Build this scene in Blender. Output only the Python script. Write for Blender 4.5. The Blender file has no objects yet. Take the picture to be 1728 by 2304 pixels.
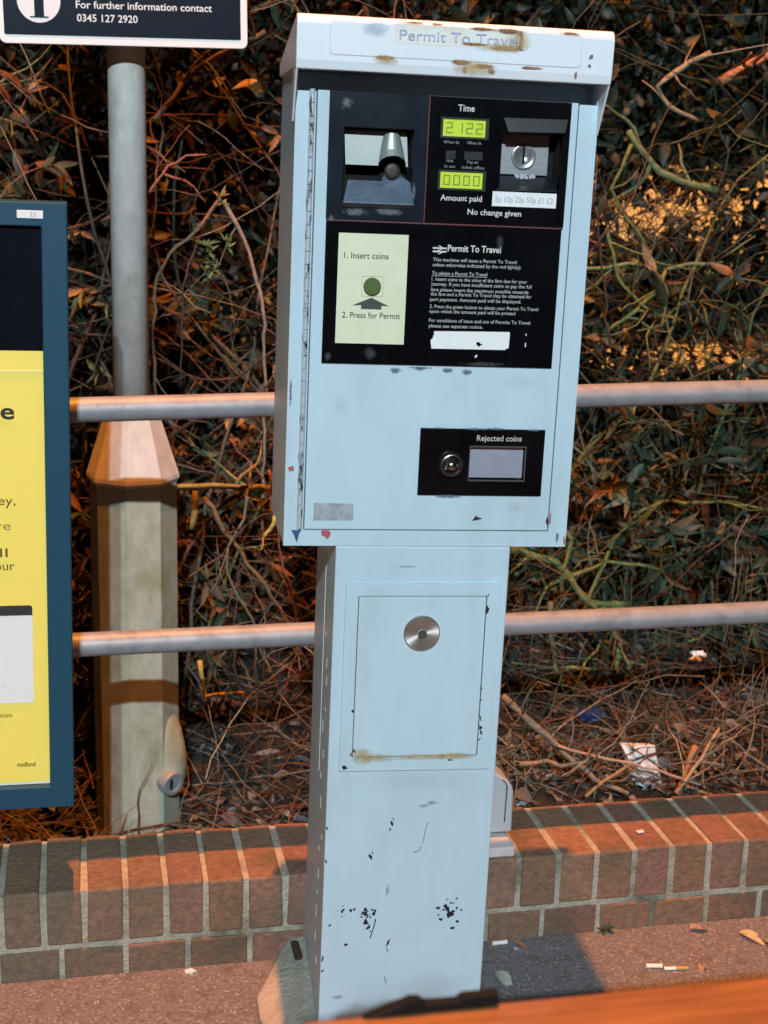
import bpy, math, random
import numpy as np
from mathutils import Matrix, Vector

random.seed(7)
RNG = np.random.default_rng(11)
SC = bpy.context.scene
COL = SC.collection

# ------------------------------------------------------------------ camera
cam_d = bpy.data.cameras.new('camera')
cam = bpy.data.objects.new('camera', cam_d)
COL.objects.link(cam)
cam.matrix_world = Matrix(((0.97854852, 0.02350807, -0.20467087, 0.0),
                           (-0.20428472, 0.23926435, -0.9492209, 0.0),
                           (0.02665609, 0.97066984, 0.23893411, 1.445),
                           (0, 0, 0, 1)))
cam_d.sensor_fit = 'HORIZONTAL'
cam_d.sensor_width = 36.0
cam_d.lens = 66.67
cam_d.clip_start = 0.05
cam_d.clip_end = 300
cam_d.dof.use_dof = True
cam_d.dof.focus_distance = 2.25
cam_d.dof.aperture_fstop = 8.5
SC.camera = cam

# ------------------------------------------------------------------ night sky
world = bpy.data.worlds.new('World')
SC.world = world
world.use_nodes = True
wn = world.node_tree
bg = wn.nodes['Background']
bg.inputs['Color'].default_value = (0.95, 0.62, 0.55, 1)
bg.inputs['Strength'].default_value = 0.016

# ------------------------------------------------------------------ lamps of the station
def lamp(name, loc, power, col, size, spot=None, aim=None, blend=0.4):
    d = bpy.data.lights.new(name, 'SPOT' if spot else 'POINT')
    d.energy = power
    d.color = col
    d.shadow_soft_size = size
    o = bpy.data.objects.new(name, d)
    COL.objects.link(o)
    o.location = loc
    if spot:
        d.spot_size = math.radians(spot)
        d.spot_blend = blend
        o.rotation_euler = (Vector(aim) - Vector(loc)).to_track_quat('-Z', 'Y').to_euler()
    return o

WHITE = (0.77, 0.92, 1.0)
SODIUM = (1.0, 0.29, 0.04)
lamp('platform_light', (-0.92, -5.8, 5.3), 1830, WHITE, 0.05, 34, (0.45, 2.3, 0.85), 0.6)
lamp('platform_light', (-1.24, -5.8, 5.3), 1830, WHITE, 0.05, 34, (0.45, 2.3, 0.85), 0.6)
lamp('sodium_light', (0.20, 1.96, 7.4), 3500, SODIUM, 0.05, 46, (0.55, 2.7, 0.4), 0.5)
lamp('sodium_light', (4.6, 6.2, 4.2), 1900, (1.0, 0.46, 0.12), 0.1, 62, (3.9, 8.6, 0.7))

SC.view_settings.view_transform = 'Standard'
SC.view_settings.look = 'None'
SC.view_settings.exposure = 0.0
SC.view_settings.gamma = 1.0
SC.view_settings.use_curve_mapping = False

# ------------------------------------------------------------------ materials
def mat(name, base, rough=0.5, metal=0.0, var=0.0, vscale=20.0, dark=None, dscale=3.0, dmin=0.55, dmax=0.75,
        bump=0.0, bscale=80.0, rvar=0.0, spec=0.5, attr=None, emit=None, estr=0.0, coat=0.0, transl=0.0, stretch=None):
    m = bpy.data.materials.new(name)
    m.use_nodes = True
    nt = m.node_tree
    N, L = nt.nodes, nt.links
    p = N['Principled BSDF']
    p.inputs['Roughness'].default_value = rough
    p.inputs['Metallic'].default_value = metal
    p.inputs['Specular IOR Level'].default_value = spec
    p.inputs['Coat Weight'].default_value = coat
    tc = N.new('ShaderNodeTexCoord')
    vec = tc.outputs['Object']
    if stretch:
        mp = N.new('ShaderNodeMapping')
        mp.inputs['Scale'].default_value = stretch
        L.new(vec, mp.inputs['Vector'])
        vec = mp.outputs['Vector']
    if attr:
        a = N.new('ShaderNodeAttribute')
        a.attribute_name = attr
        col = a.outputs['Color']
    else:
        r = N.new('ShaderNodeRGB')
        r.outputs[0].default_value = (*base, 1)
        col = r.outputs[0]
    def noise(scale, detail=5):
        n = N.new('ShaderNodeTexNoise')
        n.inputs['Scale'].default_value = scale
        n.inputs['Detail'].default_value = detail
        n.inputs['Roughness'].default_value = 0.62
        L.new(vec, n.inputs['Vector'])
        return n
    if var:
        n = noise(vscale)
        mr = N.new('ShaderNodeMapRange')
        mr.inputs['From Min'].default_value = 0.3
        mr.inputs['From Max'].default_value = 0.7
        mr.inputs['To Min'].default_value = 1 - var
        mr.inputs['To Max'].default_value = 1 + var
        L.new(n.outputs['Fac'], mr.inputs['Value'])
        mx = N.new('ShaderNodeMix')
        mx.data_type = 'RGBA'
        mx.blend_type = 'MULTIPLY'
        mx.inputs['Factor'].default_value = 1
        L.new(col, mx.inputs['A'])
        L.new(mr.outputs['Result'], mx.inputs['B'])
        col = mx.outputs['Result']
    if dark:
        n = noise(dscale, 8)
        mr = N.new('ShaderNodeMapRange')
        mr.inputs['From Min'].default_value = dmin
        mr.inputs['From Max'].default_value = dmax
        L.new(n.outputs['Fac'], mr.inputs['Value'])
        mx = N.new('ShaderNodeMix')
        mx.data_type = 'RGBA'
        L.new(mr.outputs['Result'], mx.inputs['Factor'])
        L.new(col, mx.inputs['A'])
        mx.inputs['B'].default_value = (*dark, 1)
        col = mx.outputs['Result']
    L.new(col, p.inputs['Base Color'])
    if rvar:
        n = noise(vscale * 0.7)
        mr = N.new('ShaderNodeMapRange')
        mr.inputs['To Min'].default_value = max(0.03, rough - rvar)
        mr.inputs['To Max'].default_value = min(1, rough + rvar)
        L.new(n.outputs['Fac'], mr.inputs['Value'])
        L.new(mr.outputs['Result'], p.inputs['Roughness'])
    if bump:
        n = noise(bscale, 6)
        b = N.new('ShaderNodeBump')
        b.inputs['Strength'].default_value = bump
        b.inputs['Distance'].default_value = 0.01
        L.new(n.outputs['Fac'], b.inputs['Height'])
        L.new(b.outputs['Normal'], p.inputs['Normal'])
    if emit:
        p.inputs['Emission Color'].default_value = (*emit, 1)
        p.inputs['Emission Strength'].default_value = estr
    if transl:
        t = N.new('ShaderNodeBsdfTranslucent')
        L.new(col, t.inputs['Color'])
        ms = N.new('ShaderNodeMixShader')
        ms.inputs['Fac'].default_value = transl
        L.new(p.outputs['BSDF'], ms.inputs[1])
        L.new(t.outputs['BSDF'], ms.inputs[2])
        L.new(ms.outputs['Shader'], N['Material Output'].inputs['Surface'])
    return m

def decal_mat(name, cols, bias=0.0, hard=4.0, nscale=60.0, power=1.0, rough=0.7):
    """soft edged stain with a ragged outline: opacity = noise minus distance from the middle of its patch"""
    m = bpy.data.materials.new(name)
    m.use_nodes = True
    nt = m.node_tree
    N, L = nt.nodes, nt.links
    p = N['Principled BSDF']
    p.inputs['Roughness'].default_value = rough
    uv = N.new('ShaderNodeUVMap')
    uv.uv_map = 'UVMap'
    sub = N.new('ShaderNodeVectorMath'); sub.operation = 'SUBTRACT'
    sub.inputs[1].default_value = (0.5, 0.5, 0)
    L.new(uv.outputs['UV'], sub.inputs[0])
    ln = N.new('ShaderNodeVectorMath'); ln.operation = 'LENGTH'
    L.new(sub.outputs['Vector'], ln.inputs[0])
    tc = N.new('ShaderNodeTexCoord')
    n = N.new('ShaderNodeTexNoise')
    n.inputs['Scale'].default_value = nscale
    n.inputs['Detail'].default_value = 6
    n.inputs['Roughness'].default_value = 0.65
    L.new(tc.outputs['Object'], n.inputs['Vector'])
    a = N.new('ShaderNodeMath'); a.operation = 'MULTIPLY_ADD'
    a.inputs[1].default_value = -2.0
    L.new(ln.outputs['Value'], a.inputs[0])
    L.new(n.outputs['Fac'], a.inputs[2])
    b = N.new('ShaderNodeMath'); b.operation = 'MULTIPLY_ADD'; b.use_clamp = True
    b.inputs[1].default_value = hard
    b.inputs[2].default_value = hard * bias
    L.new(a.outputs[0], b.inputs[0])
    fac = N.new('ShaderNodeMath'); fac.operation = 'MULTIPLY'
    fac.inputs[1].default_value = power
    L.new(b.outputs[0], fac.inputs[0])
    cr = N.new('ShaderNodeValToRGB')
    n2 = N.new('ShaderNodeTexNoise')
    n2.inputs['Scale'].default_value = nscale * 2.2
    L.new(tc.outputs['Object'], n2.inputs['Vector'])
    L.new(n2.outputs['Fac'], cr.inputs['Fac'])
    cr.color_ramp.elements[0].position = 0.35
    cr.color_ramp.elements[0].color = (*cols[0], 1)
    cr.color_ramp.elements[1].position = 0.65
    cr.color_ramp.elements[1].color = (*cols[1], 1)
    L.new(cr.outputs['Color'], p.inputs['Base Color'])
    L.new(fac.outputs[0], p.inputs['Alpha'])
    return m

M = {}
M['paint'] = mat('pale_grey_paint', (0.485, 0.625, 0.70), 0.45, spec=0.35, stretch=(1.6, 1.0, 0.55), var=0.05, vscale=6, dark=(0.38, 0.46, 0.50), dscale=5, dmin=0.52, dmax=0.92, bump=0.025, bscale=160, rvar=0.1)
M['hoodpaint'] = mat('white_hood_paint', (0.71, 0.755, 0.81), 0.4, var=0.03, vscale=8, dark=(0.55, 0.56, 0.55), dscale=7, dmin=0.62, dmax=0.9, bump=0.02, bscale=160, rvar=0.1)
M['seam'] = mat('dark_seam', (0.02, 0.02, 0.022), 0.8)
M['black'] = mat('black_plastic', (0.0028, 0.003, 0.004), 0.2, spec=0.3, var=0.4, vscale=14, dark=(0.005, 0.006, 0.008), dscale=9, dmin=0.58, dmax=0.8, rvar=0.08)
M['navy'] = mat('navy_plastic', (0.007, 0.011, 0.019), 0.3, spec=0.3, var=0.3, vscale=20, dark=(0.012, 0.018, 0.028), dscale=12, dmin=0.58, dmax=0.85, rvar=0.08)
M['tray'] = mat('blue_grey_plastic', (0.085, 0.118, 0.165), 0.4, var=0.25, vscale=40, dark=(0.16, 0.19, 0.23), dscale=70, dmin=0.66, dmax=0.8, bump=0.05)
M['void'] = mat('dark_void', (0.002, 0.002, 0.002), 0.9)
M['white_ink'] = mat('white_lettering', (0.62, 0.62, 0.58), 0.6, var=0.2, vscale=200)
M['faint_ink'] = mat('worn_white_lettering', (0.26, 0.28, 0.28), 0.6, var=0.3, vscale=300)
M['dark_ink'] = mat('dark_lettering', (0.05, 0.055, 0.05), 0.6, var=0.3, vscale=200)
M['blue_ink'] = mat('faded_blue_lettering', (0.36, 0.41, 0.58), 0.6, var=0.25, vscale=120)
M['grey_ink'] = mat('grey_lettering', (0.30, 0.37, 0.45), 0.6, var=0.2, vscale=200)
M['brown_ink'] = mat('brown_lettering', (0.11, 0.085, 0.02), 0.6)
M['pale_brown_ink'] = mat('faded_lettering', (0.30, 0.24, 0.06), 0.6)
M['black_ink'] = mat('near_black_lettering', (0.022, 0.02, 0.012), 0.6)
M['lcd'] = mat('lit_green_display', (0.10, 0.14, 0.01), 0.35, var=0.2, vscale=60, emit=(0.46, 0.64, 0.045), estr=0.88)
M['lcd_digit'] = mat('display_digit', (0.05, 0.08, 0.01), 0.5, emit=(0.16, 0.25, 0.02), estr=0.6)
M['cream'] = mat('cream_panel', (0.70, 0.72, 0.52), 0.5, var=0.03, vscale=20, dark=(0.62, 0.64, 0.38), dscale=12, dmin=0.5, dmax=0.85)
M['green'] = mat('green_button', (0.075, 0.125, 0.03), 0.4, var=0.1, vscale=60)
M['chute'] = mat('dull_green_grey_metal', (0.32, 0.355, 0.335), 0.42, 0.45, var=0.08, vscale=30, rvar=0.1)
M['steel'] = mat('brushed_steel', (0.48, 0.49, 0.52), 0.36, 0.75, var=0.1, vscale=30, bump=0.04, bscale=200, stretch=(1, 1, 12))
M['flap'] = mat('grey_flap_metal', (0.33, 0.345, 0.42), 0.45, 0.25, var=0.08, vscale=60, rvar=0.1)
M['white_label'] = mat('white_label', (0.80, 0.80, 0.80), 0.5, var=0.03, vscale=60)
M['hinge'] = mat('scuffed_hinge', (0.50, 0.56, 0.60), 0.4, 0.2, dark=(0.035, 0.03, 0.035), dscale=70, dmin=0.52, dmax=0.60, stretch=(2.2, 1, 0.5))
M['smear'] = mat('grey_label', (0.30, 0.32, 0.35), 0.7, var=0.3, vscale=45, dark=(0.42, 0.46, 0.50), dscale=60, dmin=0.45, dmax=0.7)
M['chip'] = mat('bare_dark_chip', (0.012, 0.012, 0.02), 0.6, var=0.3, vscale=200)
M['chip_blue'] = mat('blue_chip', (0.03, 0.075, 0.17), 0.6, var=0.3, vscale=150)
M['chip_red'] = mat('red_chip', (0.42, 0.09, 0.11), 0.6, var=0.2, vscale=150)
M['rust'] = decal_mat('rust_stain', ((0.11, 0.04, 0.018), (0.40, 0.17, 0.055)), bias=0.26, hard=3.0, nscale=90, power=.92)
M['rust_soft'] = decal_mat('ochre_stain', ((0.46, 0.30, 0.10), (0.62, 0.47, 0.22)), bias=0.34, hard=1.5, nscale=60, power=0.6)
M['scuff'] = decal_mat('scuff_mark', ((0.12, 0.13, 0.16), (0.28, 0.30, 0.33)), bias=0.06, hard=2.6, nscale=150, power=0.42)
M['smudge_and_shade'] = decal_mat('dirt_and_shade_smudge', ((0.22, 0.22, 0.24), (0.34, 0.35, 0.37)), bias=0.30, hard=0.8, nscale=22, power=0.16)
M['dirtblue'] = decal_mat('blue_grey_dirt', ((0.06, 0.09, 0.14), (0.16, 0.22, 0.30)), bias=0.10, hard=3.5, nscale=190, power=0.7)
M['galv'] = mat('galvanised_steel', (0.27, 0.295, 0.32), 0.5, 0.15, var=0.13, vscale=26, dark=(0.15, 0.17, 0.19), dscale=30, dmin=0.5, dmax=0.8, bump=0.04, bscale=120, rvar=0.12)
M['post'] = mat('weathered_post_paint', (0.55, 0.56, 0.54), 0.62, var=0.13, vscale=30, dark=(0.30, 0.30, 0.20), dscale=7, dmin=0.52, dmax=0.8, bump=0.12, bscale=260, stretch=(1.3, 1.3, 0.8))
M['post2'] = mat('mossy_post_paint', (0.40, 0.42, 0.33), 0.65, var=0.15, vscale=30, dark=(0.23, 0.24, 0.12), dscale=9, dmin=0.48, dmax=0.72, bump=0.12, bscale=260, stretch=(1.3, 1.3, 0.8))
M['frame'] = mat('blue_grey_frame_paint', (0.013, 0.062, 0.105), 0.5, spec=0.25, var=0.05, vscale=30, bump=0.02, bscale=300)
M['poster_black'] = mat('poster_black', (0.006, 0.007, 0.011), 0.15, spec=0.35, var=0.2, vscale=10)
M['yellow'] = mat('poster_yellow', (0.93, 0.74, 0.135), 0.5, var=0.015, vscale=8, bump=0.01, bscale=8)
M['paper'] = mat('poster_white', (0.80, 0.79, 0.76), 0.45)
M['charcoal'] = mat('poster_charcoal', (0.03, 0.03, 0.035), 0.45)
M['cream_line'] = mat('poster_line', (0.80, 0.74, 0.45), 0.5)
M['sign_white'] = mat('sign_white_edge', (0.83, 0.83, 0.83), 0.4)
M['sign_navy'] = mat('sign_navy', (0.007, 0.013, 0.026), 0.35, spec=0.1, var=0.1, vscale=20)
M['sign_letter'] = mat('sign_lettering', (0.74, 0.77, 0.80), 0.5)
M['brick'] = mat('brick', (0.3, 0.1, 0.05), 0.85, attr='tint', var=0.28, vscale=70, dark=(0.075, 0.078, 0.045), dscale=6.5, dmin=0.46, dmax=0.80, bump=0.6, bscale=110)
M['mortar'] = mat('mortar', (0.47, 0.43, 0.34), 0.9, var=0.22, vscale=60, dark=(0.10, 0.115, 0.065), dscale=8, dmin=0.48, dmax=0.70, bump=0.8, bscale=180)
M['mortar_top'] = M['mortar']
M['cement'] = mat('cement', (0.40, 0.37, 0.32), 0.9, var=0.12, vscale=24, dark=(0.20, 0.21, 0.17), dscale=14, dmin=0.44, dmax=0.74, bump=0.6, bscale=120)
M['timber'] = mat('varnished_timber', (0.24, 0.10, 0.035), 0.42, var=0.35, vscale=16, bump=0.08, bscale=60, stretch=(0.5, 6, 6), coat=0.15)
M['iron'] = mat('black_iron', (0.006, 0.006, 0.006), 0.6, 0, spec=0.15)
M['grey_box'] = mat('grey_plastic_box', (0.40, 0.46, 0.50), 0.42, var=0.04, vscale=30)
M['leaf'] = mat('leaf', (0.05, 0.07, 0.03), 0.5, attr='tint', var=0.25, vscale=60, transl=0.12, spec=0.35)
M['stem'] = mat('stem', (0.1, 0.07, 0.04), 0.75, attr='tint', var=0.35, vscale=90, bump=0.3, bscale=150)
M['litter'] = mat('dead_leaf', (0.1, 0.07, 0.04), 0.75, attr='tint', var=0.3, vscale=80, transl=0.08)
M['soil'] = mat('soil', (0.015, 0.012, 0.009), 0.95, var=0.5, vscale=40, bump=0.9, bscale=60, dark=(0.03, 0.025, 0.02), dscale=22, dmin=0.5, dmax=0.7)
M['card'] = mat('white_card', (0.72, 0.74, 0.74), 0.6, dark=(0.10, 0.12, 0.22), dscale=24, dmin=0.56, dmax=0.62)
M['bluefoil'] = mat('blue_foil', (0.03, 0.06, 0.20), 0.3, 0.3, dark=(0.45, 0.5, 0.6), dscale=38, dmin=0.58, dmax=0.66)
M['whitefoil'] = mat('white_wrapper', (0.7, 0.72, 0.75), 0.35, dark=(0.1, 0.1, 0.12), dscale=40, dmin=0.56, dmax=0.66)
M['cigpaper'] = mat('cigarette_paper', (0.76, 0.73, 0.66), 0.7)
M['cigfilter'] = mat('cigarette_filter', (0.50, 0.28, 0.10), 0.7)
M['stone'] = mat('pale_stone', (0.62, 0.62, 0.60), 0.8, bump=0.2)
M['render'] = mat('pale_rendered_wall', (0.58, 0.52, 0.40), 0.9, var=0.1, vscale=6, bump=0.2)
M['far_ground'] = mat('pale_gravel', (0.42, 0.36, 0.28), 0.95, var=0.2, vscale=12, bump=0.3)

def asphalt():
    m = mat('red_asphalt', (0.185, 0.175, 0.18), 0.9, var=0.5, vscale=130, bump=0.6, bscale=190, dark=(0.12, 0.09, 0.085), dscale=28, dmin=0.5, dmax=0.75)
    nt = m.node_tree
    N, L = nt.nodes, nt.links
    p = N['Principled BSDF']
    src = p.inputs['Base Color'].links[0].from_socket
    tc = N.new('ShaderNodeTexCoord')
    v = N.new('ShaderNodeTexVoronoi')
    v.inputs['Scale'].default_value = 190
    L.new(tc.outputs['Object'], v.inputs['Vector'])
    c = N.new('ShaderNodeSeparateColor')
    L.new(v.outputs['Color'], c.inputs['Color'])
    g = N.new('ShaderNodeMath'); g.operation = 'GREATER_THAN'; g.inputs[1].default_value = 0.90
    L.new(c.outputs['Red'], g.inputs[0])
    d = N.new('ShaderNodeMath'); d.operation = 'LESS_THAN'; d.inputs[1].default_value = 0.40
    L.new(v.outputs['Distance'], d.inputs[0])
    f = N.new('ShaderNodeMath'); f.operation = 'MULTIPLY'
    L.new(g.outputs[0], f.inputs[0]); L.new(d.outputs[0], f.inputs[1])
    mx = N.new('ShaderNodeMix'); mx.data_type = 'RGBA'
    L.new(f.outputs[0], mx.inputs['Factor'])
    L.new(src, mx.inputs['A'])
    mx.inputs['B'].default_value = (0.44, 0.38, 0.35, 1)
    L.new(mx.outputs['Result'], p.inputs['Base Color'])
    return m
M['asphalt'] = asphalt()

def lockmat():
    m = mat('turned_steel', (0.55, 0.54, 0.50), 0.40, 0.85)
    nt = m.node_tree
    p = nt.nodes['Principled BSDF']
    p.inputs['Anisotropic'].default_value = 0.85
    t = nt.nodes.new('ShaderNodeTangent')
    t.direction_type = 'RADIAL'
    t.axis = 'Y'
    nt.links.new(t.outputs['Tangent'], p.inputs['Tangent'])
    return m
M['turned'] = lockmat()

# ------------------------------------------------------------------ mesh builder
class MB:
    def __init__(self):
        self.v, self.f, self.c, self.mi, self.uv = [], [], [], [], {}
        self.n = 0
    def add(self, verts, faces, col=(0.5, 0.5, 0.5), mi=0, uvs=None):
        verts = np.asarray(verts, float).reshape(-1, 3)
        o = self.n
        self.v.append(verts)
        self.c.append(np.broadcast_to(np.asarray(col, float), (len(verts), 3)).copy())
        for k, f in enumerate(faces):
            if uvs is not None:
                self.uv[len(self.f)] = uvs
            self.f.append([i + o for i in f])
            self.mi.append(mi)
        self.n += len(verts)
        return self
    def box(self, x0, x1, y0, y1, z0, z1, col=(.5, .5, .5), mi=0):
        x0, x1 = sorted((x0, x1)); y0, y1 = sorted((y0, y1)); z0, z1 = sorted((z0, z1))
        v = [(x0, y0, z0), (x1, y0, z0), (x1, y1, z0), (x0, y1, z0), (x0, y0, z1), (x1, y0, z1), (x1, y1, z1), (x0, y1, z1)]
        f = [(0, 3, 2, 1), (4, 5, 6, 7), (0, 1, 5, 4), (1, 2, 6, 5), (2, 3, 7, 6), (3, 0, 4, 7)]
        return self.add(v, f, col, mi)
    def prism_x(self, prof, x0, x1, col=(.5, .5, .5), mi=0):
        n = len(prof)
        v = [(x0, y, z) for y, z in prof] + [(x1, y, z) for y, z in prof]
        f = [[i, (i + 1) % n, n + (i + 1) % n, n + i] for i in range(n)]
        return self.add(v, f + [list(range(n))[::-1], list(range(n, 2 * n))], col, mi)
    def prism_y(self, prof, y0, y1, col=(.5, .5, .5), mi=0):
        n = len(prof)
        v = [(x, y0, z) for x, z in prof] + [(x, y1, z) for x, z in prof]
        f = [[i, (i + 1) % n, n + (i + 1) % n, n + i][::-1] for i in range(n)]
        return self.add(v, f + [list(range(n)), list(range(n, 2 * n))[::-1]], col, mi)
    def prism_z(self, prof, z0, z1, col=(.5, .5, .5), mi=0):
        n = len(prof)
        v = [(x, y, z0) for x, y in prof] + [(x, y, z1) for x, y in prof]
        f = [[i, (i + 1) % n, n + (i + 1) % n, n + i] for i in range(n)]
        return self.add(v, f + [list(range(n))[::-1], list(range(n, 2 * n))], col, mi)
    def plate(self, x0, x1, z0, z1, y0, y1, holes=(), col=(.5, .5, .5), mi=0):
        """slab in the x-z plane, front at y0, with rectangular openings"""
        xs = sorted({x0, x1, *[h[0] for h in holes], *[h[1] for h in holes]})
        zs = sorted({z0, z1, *[h[2] for h in holes], *[h[3] for h in holes]})
        xs = [x for x in xs if x0 <= x <= x1]; zs = [z for z in zs if z0 <= z <= z1]
        nx, nz = len(xs), len(zs)
        v = [(x, y, z) for y in (y0, y1) for z in zs for x in xs]
        idx = lambda k, i, j: k * nx * nz + j * nx + i
        def solid(i, j):
            if i < 0 or j < 0 or i >= nx - 1 or j >= nz - 1: return False
            cx, cz = (xs[i] + xs[i + 1]) / 2, (zs[j] + zs[j + 1]) / 2
            return not any(h[0] < cx < h[1] and h[2] < cz < h[3] for h in holes)
        f = []
        for i in range(nx - 1):
            for j in range(nz - 1):
                if not solid(i, j): continue
                f.append((idx(0, i, j), idx(0, i + 1, j), idx(0, i + 1, j + 1), idx(0, i, j + 1)))
                f.append((idx(1, i, j), idx(1, i, j + 1), idx(1, i + 1, j + 1), idx(1, i + 1, j)))
                if not solid(i - 1, j): f.append((idx(0, i, j), idx(0, i, j + 1), idx(1, i, j + 1), idx(1, i, j)))
                if not solid(i + 1, j): f.append((idx(0, i + 1, j), idx(1, i + 1, j), idx(1, i + 1, j + 1), idx(0, i + 1, j + 1)))
                if not solid(i, j - 1): f.append((idx(0, i, j), idx(1, i, j), idx(1, i + 1, j), idx(0, i + 1, j)))
                if not solid(i, j + 1): f.append((idx(0, i, j + 1), idx(0, i + 1, j + 1), idx(1, i + 1, j + 1), idx(1, i, j + 1)))
        return self.add(v, f, col, mi)
    def lathe(self, prof, centre, axis='z', n=32, col=(.5, .5, .5), mi=0, close=True):
        """prof: (radius, height) along the axis"""
        v, f = [], []
        for r, h in prof:
            for k in range(n):
                a = 2 * math.pi * k / n
                c, s = r * math.cos(a), r * math.sin(a)
                p = (c, s, h) if axis == 'z' else ((c, -h, s) if axis == 'y' else (h, c, s))
                v.append((p[0] + centre[0], p[1] + centre[1], p[2] + centre[2]))
        for i in range(len(prof) - 1):
            for k in range(n):
                f.append((i * n + k, i * n + (k + 1) % n, (i + 1) * n + (k + 1) % n, (i + 1) * n + k))
        if close:
            f.append(list(range(n))[::-1])
            f.append(list(range((len(prof) - 1) * n, len(prof) * n)))
        return self.add(v, f, col, mi)
    def tube(self, pts, radii, col=(.5, .5, .5), sides=6, mi=0, cap=True):
        pts = np.asarray(pts, float)
        m = len(pts)
        radii = np.broadcast_to(np.asarray(radii, float), (m,))
        t = np.gradient(pts, axis=0)
        t /= np.linalg.norm(t, axis=1)[:, None] + 1e-9
        ref = np.array([0.31, 0.22, 0.92]) if abs(t[0, 2]) < 0.8 else np.array([0.9, 0.35, 0.1])
        u = np.cross(t, ref); u /= np.linalg.norm(u, axis=1)[:, None] + 1e-9
        w = np.cross(t, u)
        a = np.arange(sides) * 2 * math.pi / sides
        ring = pts[:, None, :] + radii[:, None, None] * (np.cos(a)[None, :, None] * u[:, None, :] + np.sin(a)[None, :, None] * w[:, None, :])
        f = []
        for i in range(m - 1):
            for k in range(sides):
                f.append((i * sides + k, i * sides + (k + 1) % sides, (i + 1) * sides + (k + 1) % sides, (i + 1) * sides + k))
        if cap:
            f.append(list(range(sides))[::-1]); f.append(list(range((m - 1) * sides, m * sides)))
        return self.add(ring.reshape(-1, 3), f, col, mi)
    def leaves(self, pos, d, nrm, L, W, curl, col):
        """many pointed leaves at once; each a creased strip of quads"""
        pos, d, nrm = (np.asarray(a, float) for a in (pos, d, nrm))
        k = len(pos)
        if not k: return self
        L, W, curl = (np.broadcast_to(np.asarray(a, float), (k,)) for a in (L, W, curl))
        d = d / (np.linalg.norm(d, axis=1)[:, None] + 1e-9)
        s = np.cross(d, nrm); s /= np.linalg.norm(s, axis=1)[:, None] + 1e-9
        nn = np.cross(s, d)
        t = np.array([0, .16, .36, .58, .8, 1.0]); wp = np.array([.08, .72, 1, .86, .5, .02])
        P = np.zeros((k, 6, 3, 3))
        tw = RNG.normal(0, .35, k)
        for i in range(6):
            mid = pos + d * (L * t[i])[:, None] - nn * (curl * L * t[i] ** 2)[:, None]
            sd = s * np.cos(tw * t[i])[:, None] + nn * np.sin(tw * t[i])[:, None]
            h = (W * 0.5 * wp[i])[:, None]
            P[:, i, 0] = mid - sd * h + nn * h * 0.35
            P[:, i, 1] = mid
            P[:, i, 2] = mid + sd * h + nn * h * 0.35
        V = P.reshape(-1, 3)
        base = np.arange(k) * 18
        q = []
        for i in range(5):
            for j in range(2):
                q.append((i * 3 + j, i * 3 + j + 1, i * 3 + j + 4, i * 3 + j + 3))
        F = (base[:, None, None] + np.array(q)[None]).reshape(-1, 4) + self.n
        self.v.append(V)
        self.c.append(np.repeat(np.asarray(col, float), 18, axis=0))
        self.f.extend(F.tolist())
        self.mi.extend([0] * len(F))
        self.n += len(V)
        return self
    def obj(self, name, mats, parent=None, smooth=False, bevel=0.0, tint=False, seg=2, mw=None):
        me = bpy.data.meshes.new(name)
        V = np.concatenate(self.v)
        me.from_pydata(V.tolist(), [], self.f)
        if not isinstance(mats, (list, tuple)): mats = [mats]
        for m in mats: me.materials.append(m)
        me.polygons.foreach_set('material_index', self.mi)
        if tint:
            ca = me.color_attributes.new('tint', 'FLOAT_COLOR', 'POINT')
            C4 = np.ones((len(V), 4)); C4[:, :3] = np.concatenate(self.c)
            ca.data.foreach_set('color', C4.ravel())
        if self.uv:
            ul = me.uv_layers.new(name='UVMap')
            for pi, uvs in self.uv.items():
                for li, u in zip(me.polygons[pi].loop_indices, uvs):
                    ul.data[li].uv = u
        if smooth:
            me.polygons.foreach_set('use_smooth', [True] * len(me.polygons))
        me.validate()
        me.update()
        o = bpy.data.objects.new(name, me)
        COL.objects.link(o)
        if parent: o.parent = parent
        if mw is not None: o.matrix_world = mw
        if bevel:
            b = o.modifiers.new('bevel', 'BEVEL')
            b.width = bevel; b.segments = seg; b.limit_method = 'ANGLE'; b.angle_limit = math.radians(40)
        return o

def thing(name, label, cat, loc=(0, 0, 0), group=None, mw=None):
    o = bpy.data.objects.new(name, None)
    o.empty_display_size = 0.1
    COL.objects.link(o)
    o.location = loc
    if mw is not None: o.matrix_world = mw
    o['label'] = label; o['category'] = cat
    if group: o['group'] = group
    return o
def tag(o, label, cat, group=None):
    o['label'] = label; o['category'] = cat
    if group: o['group'] = group
    return o
def structure(o, label=None):
    o['kind'] = 'structure'
    if label: o['label'] = label
    return o

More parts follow.
